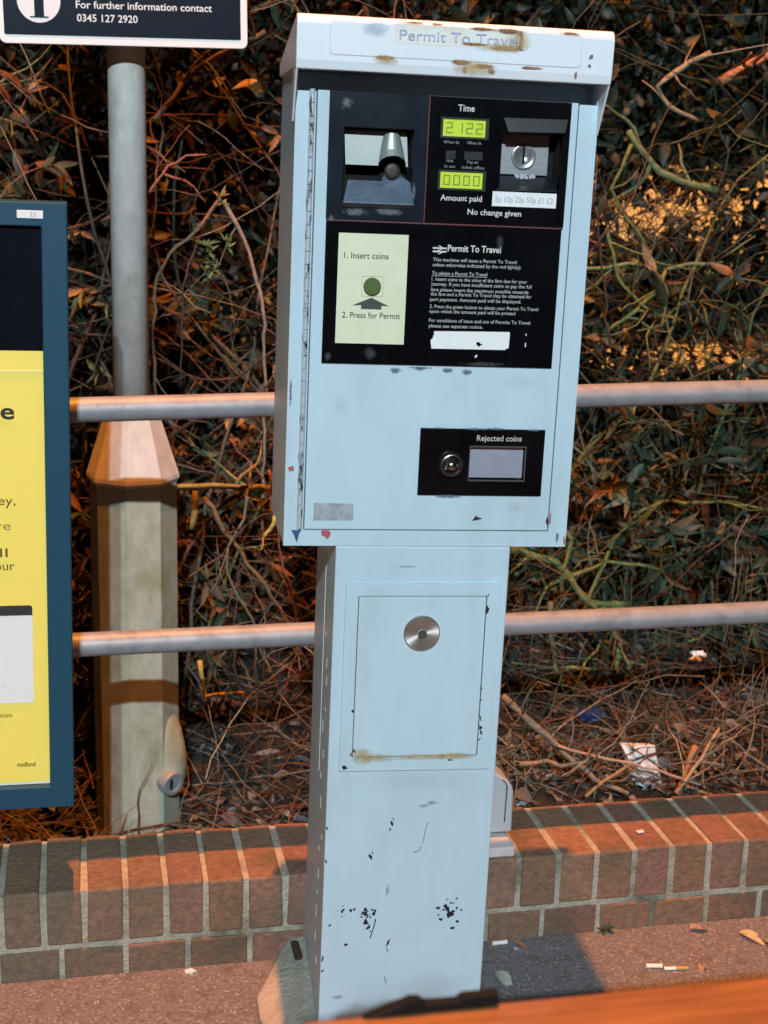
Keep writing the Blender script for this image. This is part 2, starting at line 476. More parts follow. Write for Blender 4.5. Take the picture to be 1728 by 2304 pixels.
# ------------------------------------------------------------------ lettering
_fc = {}
def glyphs(s, bold=0.0):
    key = (s, bold)
    if key not in _fc:
        cu = bpy.data.curves.new('lettering', 'FONT')
        cu.body = s; cu.size = 1.0; cu.offset = bold; cu.resolution_u = 3
        o = bpy.data.objects.new('lettering', cu)
        COL.objects.link(o)
        dg = bpy.context.evaluated_depsgraph_get()
        dg.update()
        me = o.evaluated_get(dg).to_mesh()
        V = np.array([v.co[:] for v in me.vertices]); F = [list(p.vertices) for p in me.polygons]
        o.evaluated_get(dg).to_mesh_clear()
        bpy.data.objects.remove(o); bpy.data.curves.remove(cu)
        _fc[key] = (V, F)
    return _fc[key]
def cap_h():
    V, _ = glyphs('H'); return V[:, 1].max() - V[:, 1].min()
CAP = cap_h()
def write(mb, s, x0, x1, base, cap, y, bold=0.0, mi=0, slant=0.0):
    """letters from x0 to x1 (x1 None: natural width) standing on base, facing -y"""
    V, F = glyphs(s, bold)
    w0, w1 = V[:, 0].min(), V[:, 0].max()
    k = cap / CAP
    kx = (x1 - x0) / (w1 - w0) if x1 is not None else k
    X = x0 + (V[:, 0] - w0) * kx
    Zc = base + V[:, 1] * k + slant * (X - x0)
    mb.add(np.stack([X, np.full(len(V), y), Zc], 1), F, mi=mi)

def blob(cx, cz, rx, rz, n=9, jag=0.45, rot=0.0):
    pts = []
    for k in range(n):
        a = 2 * math.pi * k / n
        r = 1 + random.uniform(-jag, jag)
        x, z = rx * r * math.cos(a), rz * r * math.sin(a)
        pts.append((cx + x * math.cos(rot) - z * math.sin(rot), cz + x * math.sin(rot) + z * math.cos(rot)))
    return pts
def flat(mb, poly, y, mi=0):
    """thin flat chip facing -y"""
    mb.prism_y(poly, y, y + 0.0004, mi=mi)
UVQ = ((0, 0), (1, 0), (1, 1), (0, 1))
def decal(mb, x0, x1, z0, z1, y, mi=0):
    mb.add([(x0, y, z0), (x1, y, z0), (x1, y, z1), (x0, y, z1)], [(0, 1, 2, 3)], mi=mi, uvs=UVQ)

def rrect(x0, x1, z0, z1, r, n=5):
    p = []
    for cx, cz, a0 in ((x1 - r, z1 - r, 0), (x0 + r, z1 - r, 90), (x0 + r, z0 + r, 180), (x1 - r, z0 + r, 270)):
        for k in range(n + 1):
            a = math.radians(a0 + 90 * k / n)
            p.append((cx + r * math.cos(a), cz + r * math.sin(a)))
    return p

# ================================================================== SETTING
GX0, GX1 = -4.0, 5.0
mb = MB(); mb.add([(GX0, -7, 0), (GX1, -7, 0), (GX1, 2.352, 0), (GX0, 2.352, 0)], [(0, 1, 2, 3)])
structure(mb.obj('platform', M['asphalt']), 'red-brown asphalt platform')

def soil_z(x, y):
    low = np.clip((x - .40) / .45, 0, 1)
    z = -0.055 + 0.165 * low * low * (3 - 2 * low) + 0.34 * np.clip((y - 2.95) / 1.0, 0, 1) ** 1.4
    z = z + 0.016 * np.sin(9 * x + 3 * y) * np.sin(7 * y - 2 * x) + 0.012 * np.sin(23 * x - 11 * y) + 0.010 * np.sin(31 * y + 5 * x)
    return z
xs = np.linspace(GX0, GX1, 140); ys = np.linspace(2.566, 4.4, 50)
Xg, Yg = np.meshgrid(xs, ys)
Zg = soil_z(Xg, Yg)
mb = MB()
fs = [(j * 140 + i, j * 140 + i + 1, (j + 1) * 140 + i + 1, (j + 1) * 140 + i) for j in range(49) for i in range(139)]
mb.add(np.stack([Xg, Yg, Zg], -1).reshape(-1, 3), fs)
structure(mb.obj('soil_bank', M['soil'], smooth=True), 'dark soil bank under the hedge')
mb = MB(); mb.add([(-12, 4.42, 0.40), (18, 4.42, 0.40), (18, 30, 0.40), (-12, 30, 0.40)], [(0, 1, 2, 3)])
structure(mb.obj('ground_beyond_hedge', M['far_ground']), 'sodium lit ground beyond the hedge')

# pale wall beyond the hedge
t = thing('garden_wall', 'pale rendered wall lit orange, glimpsed through the hedge on the right', 'wall', (6.5, 9.0, 0.4))
mb = MB(); mb.box(-4.4, 9, 0, 0.2, 0, 1.02); mb.obj('wall_face', M['render'], t)
mb = MB(); mb.box(-4.42, 9.02, -0.03, 0.23, 1.023, 1.07); mb.obj('coping', M['cement'], t, bevel=0.01)

# ------------------------------------------------------------------ low brick wall
t = thing('brick_wall', 'low red brick wall with a coping of bricks on edge along the platform', 'wall', (0, 2.3533, 0))
joints = [-0.0928 + 0.0725 * k for k in range(-54, 7)] + [0.3422 + 0.0748 * k for k in range(1, 7)] + [0.7911 + 0.0775 * k for k in range(1, 54)]
mb = MB()
def bcol(x=1.0):
    b = np.array([0.245, 0.130, 0.085]) * random.uniform(0.88, 1.1)
    b = b * np.array([1, random.uniform(.95, 1.07), random.uniform(.92, 1.08)])
    k = .38 * min(1, max(0, (.25 - x) / .35))
    return b * (1 - k) + np.array([.115, .125, .08]) * k
def rough_box(mb, *a, j=.0016):
    mb.box(*a)
    mb.v[-1] = mb.v[-1] + np.random.default_rng(mb.n).uniform(-j, j, mb.v[-1].shape)
for a, b in zip(joints[:-1], joints[1:]):
    dz = random.uniform(-.0018, .0018); dy = random.uniform(-.0015, .0015)
    rough_box(mb, a + .0052, b - .0052, dy, .212 + dy, .066, .1705 + dz, bcol(a))
mb.obj('coping', M['brick'], t, bevel=0.0045, tint=True)
mb = MB()
k = -35
while -0.0625 + .1131 * k < 5:
    a = -0.0625 + .1131 * k
    rough_box(mb, a + .005, a + .1081, .0005 + random.uniform(-.001, .001), .2, -.03, .0555, bcol(a) * 0.9)
    k += 1
mb.obj('brick_course', M['brick'], t, bevel=0.003, tint=True)
mb = MB(); mb.box(GX0, GX1, .0035, .2085, -.04, .1672)
mb.obj('mortar', M['mortar'], t)

# ------------------------------------------------------------------ handrail
t = thing('handrail', 'two-bar galvanised steel tube handrail above the brick wall coping', 'railing', (0, 2.46, 0))
def rail(za, zb, xa=-1.6, xb=3.2):
    n = 40
    pts = [(xa + (xb - xa) * i / n, 0, za + (zb - za) * i / n) for i in range(n + 1)]
    return MB().tube(pts, 0.0218, sides=28).obj('rail', M['galv'], t, smooth=True)
sl = (1.0397 - 1.0223) / 0.90
rail(1.0223 + sl * (-1.6 - .16), 1.0223 + sl * (3.2 - .16))
sl2 = (0.6022 - 0.5965) / 0.90
rail(0.5965 + sl2 * (-1.6 - .16), 0.5965 + sl2 * (3.2 - .16))
for px in (-0.75, 2.35):
    MB().tube([(px, 0.0, 0.172), (px, 0.0, 1.0)], 0.021, sides=20).obj('post', M['galv'], t, smooth=True)

# ------------------------------------------------------------------ ticket machine
R = Matrix(((0.99789099, 0.06279538, 0.01644088, 0),
            (-0.06271345, 0.99801668, -0.00545262, 0),
            (-0.01675068, 0.00441005, 0.99984997, 0), (0, 0, 0, 1)))
org = R.to_3x3() @ Vector((0.39, 2.08, -1.447))
mach_mw = Matrix.Translation((org.x, org.y, org.z + 1.445)) @ R
mach = thing('ticket_machine', 'tall pale grey permit machine on a pedestal with scuffed paint and black panels', 'ticket machine', mw=mach_mw)
# local frame used below: x, z measured on the front face, turned to the machine's base
class LB(MB):
    def obj(self, name, mats, parent=mach, **k):
        if self.uv and len(self.uv) == len(self.f) and len(self.f) > 1:      # each stain is a patch of its own
            o = None
            for k, v in enumerate(self.v):
                b = LB(); b.add(v, [(0, 1, 2, 3)], uvs=UVQ)
                o = b.obj(name, mats, parent)
            return o
        off = np.array([-0.39, 0, 1.447])
        self.v = [v + off for v in self.v]
        o = MB.obj(self, name, mats, None, **k)
        o.parent = parent
        if name in ('paint_chips', 'scratches', 'worn_lettering', 'pale_fleck'): o['kind'] = 'stuff'
        return o
H1 = (0.2205, 0.5665, -0.2935, 0.088)        # opening behind the black panels
H2 = (0.3745, 0.5630, -0.4920, -0.3930)     # opening behind the reject panel
mb = LB()
mb.plate(0.1702, 0.6114, -0.5758, 0.0885, 0.0, 0.05, [(0.1995, 0.5822, -0.5512, 0.0884)])
mb.box(0.1702, 0.6114, 0.05, 0.262, -0.5758, 0.117)
mb.box(0.1702, 0.1730, 0.0, 0.05, 0.0886, 0.117); mb.box(0.6086, 0.6114, 0.0, 0.05, 0.0886, 0.117)
cab = mb.obj('cabinet', M['paint'], bevel=0.004)
mb = LB()
mb.plate(0.2012, 0.5806, -0.5496, 0.0905, -0.0012, 0.012, [H1, H2])
door = mb.obj('door', M['paint'], bevel=0.0012)
mb = LB()
for i in range(34):
    z0 = -0.549 + i * 0.01885
    mb.lathe([(0.0030, z0), (0.0041, z0 + .0008), (0.0041, z0 + .0176), (0.0030, z0 + .0184)], (0.1936, -0.0012, 0), 'z', 10)
mb.box(0.1893, 0.1898, -0.0006, 0.002, -0.549, 0.088)
mb.obj('hinge', M['hinge'], door)

# hood
mb = LB()
prof = [(-0.046, 0.1155), (-0.0485, 0.1275), (-0.0485, 0.1755)]
for k in range(6):
    a = math.radians(90 * k / 5)
    prof.append((-0.0375 - 0.011 * math.cos(a), 0.1755 + 0.0125 * math.sin(a)))
prof += [(0.264, 0.139), (0.264, 0.1178), (-0.040, 0.1178), (-0.042, 0.1155)]
mb.prism_x(prof, 0.1655, 0.6125)
side = [(-0.0455, 0.1172), (-0.0015, 0.0455), (0.0025, 0.0455), (0.0025, 0.1172)]
mb.prism_x(side, 0.1655, 0.1686); mb.prism_x(side, 0.6094, 0.6125)
hood = mb.obj('hood', M['hoodpaint'], bevel=0.0025)
mb = LB()
mb.prism_y(rrect(0.2110, 0.5655, 0.1360, 0.1795, 0.006), -0.0496, -0.0470)
nameplate = mb.obj('nameplate', M['hoodpaint'], hood, bevel=0.0006)
mb = LB()
mb.prism_y(rrect(0.2104, 0.5661, 0.1354, 0.1801, 0.0063), -0.0488, -0.0475)
mb.obj('nameplate_seam', mat('grey_seam', (0.48, 0.49, 0.52), 0.7), hood)
mb = LB(); mb.box(0.2995, 0.4800, -0.0499, -0.0494, 0.1550, 0.1808)
sticker = mb.obj('sticker', mat('cream_sticker', (0.72, 0.72, 0.68), 0.55, dark=(0.62, 0.55, 0.40), dscale=30, dmin=0.5, dmax=0.8), nameplate)
mb = LB(); write(mb, 'Permit To Travel', 0.3063, 0.4745, 0.1602, 0.0132, -0.0514)
mb.obj('lettering', M['blue_ink'], sticker)
mb = LB()
yd = -0.0506
for (x0, x1, z0, z1) in ((0.425, 0.490, 0.1515, 0.1605), (0.385, 0.440, 0.1560, 0.1625), (0.4690, 0.4840, 0.1500, 0.1830), (0.395, 0.445, 0.1765, 0.1835), (0.43, 0.484, 0.1735, 0.1845),
                         (0.345, 0.37, 0.1805, 0.1850), (0.525, 0.568, 0.1775, 0.1840), (0.30, 0.35, 0.1810, 0.1850)):
    decal(mb, x0, x1, z0, z1, yd); yd -= 0.00003
for (x0, x1, z0, z1) in ((0.268, 0.308, 0.1315, 0.1390), (0.372, 0.415, 0.1300, 0.1400), (0.40, 0.450, 0.1275, 0.1350), (0.395, 0.405, 0.1190, 0.1330), (0.43, 0.445, 0.1200, 0.1310), (0.47, 0.52, 0.1300, 0.1350), (0.556, 0.562, 0.1200, 0.1330)):
    decal(mb, x0, x1, z0, z1, yd); yd -= 0.00003
mb.obj('rust_stain', M['rust'], hood)
mb = LB()
for (x0, x1, z0, z1) in ((0.40, 0.495, 0.148, 0.166), (0.455, 0.495, 0.146, 0.188), (0.265, 0.312, 0.124, 0.142), (0.37, 0.455, 0.114, 0.142)):
    decal(mb, x0, x1, z0, z1, yd); yd -= 0.00003
mb.obj('ochre_stain', M['rust_soft'], hood)
mb = LB()
decal(mb, 0.245, 0.30, 0.158, 0.186, yd)
mb.obj('scuff_mark', decal_mat('blue_smudge', ((0.38, 0.52, 0.66), (0.5, 0.6, 0.7)), bias=0.3, hard=1.4, nscale=40, power=0.7), hood)
mb = LB()
flat(mb, blob(0.5800, 0.1520, 0.0022, 0.0045, rot=-.3), -0.0492); flat(mb, blob(0.5785, 0.1395, 0.0022, 0.003), -0.0492)
mb.obj('paint_chips', mat('dark_grey_chip', (0.12, 0.12, 0.16), 0.6), hood)

# upper black panels
FY = -0.0042
TO = (0.2405, 0.3405, -0.0612, 0.0420)
mb = LB(); mb.plate(0.2180, 0.3606, -0.0872, 0.0905, FY, 0.010, [TO])
tp = mb.obj('ticket_panel', M['navy'], bevel=0.001)
mb = LB(); mb.box(0.2300, 0.3520, 0.044, 0.048, -0.08, 0.06)
for (a, b, c, d) in ((0.236, 0.2405, -0.066, 0.046), (0.3405, 0.345, -0.066, 0.046)):
    mb.box(a, b, 0.0102, 0.044, c, d)
mb.box(0.2405, 0.3405, 0.0102, 0.044, 0.042, 0.046); mb.box(0.2405, 0.3405, 0.0102, 0.044, -0.066, -0.0612)
mb.obj('recess', M['void'], tp)
# metal chute plate with its half-cone
mb = LB()
n = 14
v = []; cx0 = 0.3116
for j, (z, hw, dep) in enumerate(((0.0385, 0.011, 0.010), (0.014, 0.0165, 0.013), (-0.0098, 0.0205, 0.016))):
    for k in range(n + 1):
        a = math.pi * k / n
        v.append((cx0 - hw * math.cos(a) + 0.0008 * j, 0.018 - 0.002 * j - dep * math.sin(a), z + (0.0150 * math.sin(a) if j == 2 else 0)))
f = [(j * (n + 1) + k, (j + 1) * (n + 1) + k, (j + 1) * (n + 1) + k + 1, j * (n + 1) + k + 1) for j in range(2) for k in range(n)]
mb.add(v, f)
mb.add([(0.2432, .018, .0385), (0.3006, .018, .0385), (0.2938, .014, -.0098), (0.2458, .014, -.0098)], [(0, 3, 2, 1)])
mb.add([(0.3226, .018, .0385), (0.3336, .018, .0385), (0.3368, .014, -.0098), (0.3340, .014, -.0098)], [(0, 3, 2, 1)])
mb.obj('chute', M['chute'], tp, smooth=False)
mb = LB()                                                # moulded tray below the slot
mb.add([(0.2490, .006, -.0312), (0.2975, .006, -.0312), (0.3010, .004, -.0210), (0.3240, .004, -.0205), (0.3290, .006, -.0250), (0.3405, .006, -.0320),
        (0.3435, -.017, -.0625), (0.2405, -.017, -.0625), (0.2400, -.006, -.0690), (0.3440, -.006, -.0690)],
       [(0, 7, 6, 5, 4, 3, 2, 1), (7, 8, 9, 6), (0, 8, 7), (5, 6, 9)])
mb.obj('tray', M['tray'], tp, bevel=0.001)
mb = LB(); mb.lathe([(0.0115, 0), (0.0115, .004), (0.0095, .006), (0.006, .0065)], (0.3125, 0.006, -0.0165), 'y', 20)
mb.obj('thumb_rest', mat('shaded_brown_metal', (0.05, 0.042, 0.04), 0.5, 0.3), tp, smooth=True)  # colour darkened to hold the shade inside the ticket recess
mb = LB()
for (x0, x1, z0, z1) in ((0.222, 0.30, -0.086, -0.066), (0.27, 0.345, -0.084, -0.064), (0.225, 0.26, 0.06, 0.09), (0.338, 0.35, -0.066, -0.02), (0.215, 0.235, -0.094, -0.078)):
    decal(mb, x0, x1, z0, z1, FY - 0.0005)
mb.obj('scuff_mark', decal_mat('pale_scuff', ((0.10, 0.12, 0.15), (0.24, 0.27, 0.31)), bias=0.05, hard=3, nscale=130, power=0.6), tp)

CO = (0.4700, 0.5590, -0.0345, 0.0440)
mb = LB(); mb.plate(0.3616, 0.5700, -0.0866, 0.0902, FY, 0.010, [CO])
cp = mb.obj('coin_panel', M['black'], bevel=0.001)
mb = LB()
mb.box(0.3604, 0.3617, FY - .0006, 0.004, -0.0872, 0.0900); mb.box(0.2185, 0.5690, FY - .0004, 0.004, -0.0892, -0.0874)
mb.obj('trim_line', mat('dull_red_line', (0.14, 0.035, 0.04), 0.5), cp)
mb = LB(); mb.box(0.462, 0.566, 0.042, 0.046, -0.045, 0.055)
for (a, b) in ((0.465, 0.470), (0.559, 0.564)): mb.box(a, b, 0.0102, 0.042, -0.04, 0.05)
mb.box(0.470, 0.559, 0.0102, 0.042, 0.044, 0.048)
mb.obj('recess', M['void'], cp)
mb = LB()                                                # sloping hood lip over and under the coin entry
mb.add([(0.4690, FY - .004, 0.0655), (0.5650, FY - .004, 0.0670), (0.5600, FY - .010, 0.0470), (0.4760, FY - .010, 0.0450), (0.4690, FY, 0.0655), (0.5650, FY, 0.0670), (0.5600, FY, 0.0470), (0.4760, FY, 0.0450)],
       [(0, 3, 2, 1), (0, 1, 5, 4), (1, 2, 6, 5), (2, 3, 7, 6), (3, 0, 4, 7)])
M['charcoal_plastic'] = mat('charcoal_plastic', (0.010, 0.012, 0.015), 0.35, var=0.2, vscale=40)
mb.obj('coin_hood', M['charcoal_plastic'], cp, bevel=0.0008)
mb = LB()
mb.add([(0.4745, 0.027, -.0160), (0.5500, 0.027, -.0160), (0.5560, FY - .006, -.0350), (0.4640, FY - .006, -.0365), (0.4640, FY, -.0375), (0.5560, FY, -.0365)],
       [(0, 3, 2, 1), (3, 4, 5, 2)])
mb.obj('coin_guide', M['charcoal_plastic'], cp, bevel=0.0008)
mb = LB(); mb.box(0.4765, 0.5480, 0.028, 0.034, -0.0140, 0.0436)
cplate = mb.obj('coin_plate', M['steel'], cp, bevel=0.0006)
mb = LB(); mb.lathe([(0.0185, 0), (0.0180, .0022), (0.0150, .0014), (0.0105, -.001), (0.004, -.002), (0.0005, -.0022)], (0.5105, 0.0275, 0.0120), 'y', 36)
mb.obj('coin_bowl', mat('polished_steel', (0.5, 0.51, 0.54), 0.28, 0.75), cplate, smooth=True)
mb = LB(); mb.box(0.5087, 0.5113, 0.0232, 0.0265, 0.0040, 0.0290)
mb.obj('coin_slot', M['void'], cplate)
mb = LB()
for (x, w) in ((0.4985, .003), (0.5045, .004), (0.5110, .0045), (0.5185, .003), (0.5235, .003)):
    flat(mb, blob(x, -0.0158, w, 0.0034, jag=.5), 0.0100)
mb.obj('worn_lettering', mat('worn_pale_mark', (0.42, 0.43, 0.47), 0.6), cp)
mb = LB(); mb.box(0.4602, 0.5560, FY - .0012, FY, -0.0595, -0.0386)
cl = mb.obj('coin_label', M['white_label'], cp)
mb = LB(); write(mb, '5p 10p 20p 50p £1 £2', 0.4645, 0.5510, -0.0533, 0.0082, FY - .0016)
mb.obj('lettering', M['grey_ink'], cl)
mb = LB()
write(mb, 'Time', 0.4027, 0.4268, 0.0712, 0.0088, FY - .0004, bold=.012)
write(mb, 'Amount paid', 0.3835, 0.4450, -0.0543, 0.0080, FY - .0004, bold=.012)
write(mb, 'No change given', 0.4248, 0.5048, -0.0731, 0.0080, FY - .0004, bold=.012)
mb.obj('lettering', M['white_ink'], cp)
mb = LB()
write(mb, 'When lit', 0.3841, 0.4068, 0.0256, 0.0042, FY - .0004); write(mb, 'When lit', 0.4181, 0.4392, 0.0258, 0.0042, FY - .0004)
write(mb, 'Not', 0.3896, 0.3995, -0.0002, 0.0042, FY - .0004); write(mb, 'in use', 0.3872, 0.4030, -0.0080, 0.0042, FY - .0004)
write(mb, 'Pay at', 0.4200, 0.4360, -0.0010, 0.0042, FY - .0004); write(mb, 'ticket office', 0.4120, 0.4455, -0.0086, 0.0042, FY - .0004)
mb.obj('small_lettering', M['faint_ink'], cp)
for (x0, x1) in ((0.3880, 0.4026), (0.4150, 0.4420)):
    mb = LB(); mb.box(x0, x1, FY - .001, FY, 0.0040, 0.0158)
    mb.obj('indicator_window', mat('dark_grey_window', (0.022, 0.022, 0.022), 0.35, var=0.5, vscale=150), cp, bevel=0.0004)
SEG = {'0': 'abcdef', '1': 'bc', '2': 'abged', '4': 'fgbc', '7': 'abc'}
def seven(mb, ch, x, z, w, h, y):
    t_ = w * 0.17
    S = {'a': (x, x + w, z + h - t_, z + h), 'd': (x, x + w, z, z + t_), 'g': (x, x + w, z + h / 2 - t_ / 2, z + h / 2 + t_ / 2),
         'f': (x, x + t_, z + h / 2, z + h), 'b': (x + w - t_, x + w, z + h / 2, z + h), 'e': (x, x + t_, z, z + h / 2), 'c': (x + w - t_, x + w, z, z + h / 2)}
    for i, s in enumerate(SEG[ch]):
        a = S[s]; mb.box(a[0], a[1], y - .00005 * i, y + .0004, a[2], a[3])
for (x0, x1, z0, z1, txt) in ((0.3820, 0.4440, 0.0358, 0.0591, '2122'), (0.3818, 0.4440, -0.0366, -0.0142, '0000')):
    mb = LB(); mb.plate(x0 - .0035, x1 + .0050, z0 - .003, z1 + .003, FY - .0015, FY, [(x0, x1, z0, z1)])
    bz = mb.obj('display_bezel', mat('dark_green_bezel', (0.012, 0.02, 0.012), 0.4), cp)
    mb = LB(); mb.box(x0, x1, FY - .0006, FY + .0004, z0, z1)
    dp = mb.obj('display', M['lcd'], bz)
    mb = LB()
    w = (x1 - x0) * 0.155
    for i, ch in enumerate(txt):
        gx = x0 + (x1 - x0) * (0.075 + 0.235 * i)
        seven(mb, ch, gx, z0 + .0040, w, (z1 - z0) - .0080, FY - .0011)
    mb.obj('digits', M['lcd_digit'], dp)

# lower black panel
mb = LB(); mb.plate(0.2186, 0.5678, -0.2958, -0.0893, FY, 0.010, [])
ip = mb.obj('instruction_panel', M['black'], bevel=0.001)
LY = FY - .0008
mb = LB(); mb.box(0.2376, 0.3398, LY, FY, -0.2652, -0.1058)
ins = mb.obj('permit_label', M['cream'], ip)
mb = LB()
write(mb, '1. Insert coins', 0.2463, 0.3115, -0.1415, 0.0085, LY - .0004, bold=.008)
write(mb, '2. Press for Permit', 0.2464, 0.3323, -0.2277, 0.0085, LY - .0004, bold=.008)
mb.prism_y([(0.2607, -.2096), (0.2740, -.2088), (0.2740, -.2144), (0.3040, -.2144), (0.3040, -.2088), (0.3156, -.2098), (0.2887, -.1976)][::-1], LY - .0005, LY - .0001)
mb.obj('lettering', M['dark_ink'], ins)
mb = LB(); mb.plate(0.2735, 0.3055, -0.1960, -0.1662, LY - .0006, LY - .0001, [(0.2745, 0.3045, -0.1950, -0.1672)])
mb.obj('button_frame', mat('cream_frame', (0.50, 0.50, 0.38), 0.5), ins)
mb = LB(); mb.lathe([(0.0128, 0), (0.0128, .0035), (0.0115, .0045), (0.0002, .0047)], (0.2890, LY, -0.1812), 'y', 32)
mb.obj('button', M['green'], ins, smooth=False)
mb = LB()
write(mb, 'Permit To Travel', 0.3983, 0.4780, -0.1268, 0.0092, FY - .0005, bold=.018)
for zc in (-0.1228, -0.1278):                           # railway double arrow
    mb.prism_y([(0.3762, zc - .0011), (0.3968, zc - .0011), (0.3968, zc + .0011), (0.3762, zc + .0011)], FY - .0005, FY - .0001)
mb.prism_y([(0.3835, -.1192), (0.3862, -.1192), (0.3918, -.1219), (0.3890, -.1219)][::-1], FY - .0006, FY - .0001)
mb.prism_y([(0.3818, -.1267), (0.3846, -.1267), (0.3905, -.1239), (0.3877, -.1239)], FY - .0006, FY - .0001)
mb.prism_y([(0.3835, -.1314), (0.3862, -.1314), (0.3918, -.1287), (0.3890, -.1287)], FY - .0006, FY - .0001)
mb.obj('heading', M['white_ink'], ip)
mb = LB()
LN = [('This machine will issue a Permit To Travel', .3772, .5030, -.1418), ('unless otherwise indicated by the red light(s).', .3772, .5105, -.1492),
      ('To obtain a Permit To Travel', .3768, .4596, -.1615), ('1. Insert coins to the value of the fare due for your', .3768, .5208, -.1700),
      ('journey. If you have insufficient coins to pay the full', .3766, .5280, -.1772), ('fare please insert the maximum possible towards', .3765, .5238, -.1853),
      ('the fare and a Permit To Travel may be obtained for', .3763, .5289, -.1918), ('part payment. Amount paid will be displayed.', .3761, .5137, -.1996),
      ('2. Press the green button to obtain your Permit To Travel', .3760, .5404, -.2100), ('upon which the amount paid will be printed', .3760, .5059, -.2171),
      ('For conditions of issue and use of Permits To Travel', .3759, .5294, -.2305), ('please see separate notice.', .3762, .4578, -.2386)]
for s, a, b, z in LN: write(mb, s, a, b, z, 0.0050, FY - .0005, bold=.008)
mb.box(.3768, .4596, FY - .0005, FY - .0001, -.1632, -.1626)
mb.obj('lettering', mat('grey_white_lettering', (0.42, 0.43, 0.41), 0.6, var=0.2, vscale=300), ip)
mb = LB()
strip = [(0.3818, -.2700), (0.4945, -.2694), (0.4950, -.2675), (0.4990, -.2665), (0.4997, -.2440), (0.4985, -.2424), (0.3850, -.2440), (0.3842, -.2465), (0.3853, -.2490),
         (0.3830, -.2515), (0.3838, -.2535), (0.3802, -.2570), (0.3800, -.2610), (0.3812, -.2655)]
mb.prism_y(strip, LY, FY)
st = mb.obj('blank_label', M['white_label'], ip)
mb = LB(); flat(mb, [(.4490, -.2615), (.4500, -.2585), (.4545, -.2590), (.4560, -.2612), (.4590, -.2618), (.4560, -.2630), (.4540, -.2655), (.4515, -.2640)], LY - .0005)
mb.obj('torn_hole', M['black'], st)
mb = LB(); flat(mb, [(.4475, -.2812), (.4505, -.2775), (.4525, -.2785), (.4495, -.2825)], LY)
for z in (-.246, -.2590, -.262): flat(mb, blob(.5245, z, .0010, .0016), LY)
mb.obj('pale_fleck', M['white_label'], ip)
mb = LB()
for (x0, x1, z0, z1) in ((0.275, 0.305, -0.296, -0.262), (0.467, 0.485, -0.128, -0.092), (0.22, 0.235, -0.296, -0.275), (0.40, 0.52, -0.297, -0.286)):
    decal(mb, x0, x1, z0, z1, LY - .0002)
mb.obj('scuff_mark', decal_mat('dim_scuff', ((0.035, 0.04, 0.045), (0.07, 0.075, 0.085)), bias=0.15, hard=2, nscale=60, power=0.6), ip)

# reject coin panel
RD = (0.4492, 0.5362, -0.4700, -0.4172)
mb = LB(); mb.plate(0.3720, 0.5654, -0.4944, -0.3904, FY, 0.010, [RD])
rj = mb.obj('reject_panel', M['black'], bevel=0.0012)
mb = LB(); write(mb, 'Rejected coins', 0.4591, 0.5288, -0.4084, 0.0086, FY - .0004, bold=.012)
mb.obj('lettering', mat('dull_white_lettering', (0.46, 0.46, 0.42), 0.6, var=0.2, vscale=200), rj)
mb = LB(); mb.box(0.4504, 0.5352, 0.004, 0.008, -0.4678, -0.4186)
mb.obj('reject_flap', M['flap'], rj, bevel=0.001)
mb = LB(); mb.plate(0.4486, 0.5372, -0.4712, -0.4160, FY - .0014, FY, [(0.4500, 0.5356, -0.4688, -0.4182)])
mb.obj('flap_rim', mat('dark_metal_rim', (0.10, 0.11, 0.12), 0.4, 0.5), rj)
mb = LB(); mb.lathe([(0.0200, 0), (0.0200, .003), (0.0170, .012), (0.0155, .0125), (0.0135, .010), (0.0132, .004)], (0.4205, FY, -0.4450), 'y', 36, close=False)
lk = mb.obj('lock', mat('dark_steel', (0.20, 0.19, 0.17), 0.30, 0.95), rj, smooth=False)
mb = LB(); mb.lathe([(0.0134, 0), (0.0134, .004), (0.0070, .004), (0.0066, .010), (0.0055, .0115), (0.0002, .0118)], (0.4212, FY, -0.4466), 'y', 32)
mb.obj('lock_barrel', mat('shiny_lock_steel', (0.35, 0.33, 0.31), 0.22, 1.0), lk, smooth=True)
mb = LB()
for (x0, x1, z0, z1) in ((0.42, 0.50, -0.394, -0.3862), (0.38, 0.42, -0.3925, -0.387), (0.46, 0.515, -0.393, -0.3855), (0.53, 0.565, -0.394, -0.387), (0.38, 0.46, -0.499, -0.491)):
    decal(mb, x0, x1, z0, z1, FY - .0008)
mb.obj('scuff_mark', M['dirtblue'], rj)

# marks on the door
mb = LB()
for k in range(16):
    mb.add([(0.2145 + .0605 * i, -0.0016, z) for i, z in ((0, -.5358), (1, -.5352), (1, -.5092), (0, -.5082))], [(0, 1, 2, 3)]) if k == 0 else None
mb.obj('worn_label', M['smear'], door)
mb = LB()
for (x0, x1, z0, z1) in ((0.315, 0.345, -0.312, -0.296), (0.352, 0.378, -0.306, -0.2965), (0.392, 0.425, -0.309, -0.296), (0.425, 0.452, -0.312, -0.297), (0.335, 0.40, -0.303, -0.296)):
    decal(mb, x0, x1, z0, z1, -0.0018)
mb.obj('scuff_mark', M['dirtblue'], door)
mb = LB()
for (x0, x1, z0, z1) in ((0.48, 0.57, -0.335, -0.30), (0.23, 0.27, -0.39, -0.33), (0.50, 0.55, -0.525, -0.50)):
    decal(mb, x0, x1, z0, z1, -0.0020)
mb.obj('smudge_and_shade', M['smudge_and_shade'], door)
mb = LB()
flat(mb, [(.4600, -.5345), (.4655, -.5258), (.4690, -.5290), (.4760, -.5305), (.4690, -.5330)], -0.0020)
flat(mb, blob(.5790, -.5345, .0014, .0065, jag=.6), -0.0018)
mb.obj('paint_chips', M['chip'], door)
mb = LB()
flat(mb, [(.1815, -.5512), (.1970, -.5512), (.1940, -.5560), (.1920, -.5640), (.1908, -.5710), (.1885, -.5660), (.1860, -.5590)], -0.0010)
mb.obj('blue_paint_chip', M['chip_blue'], cab)
mb = LB()
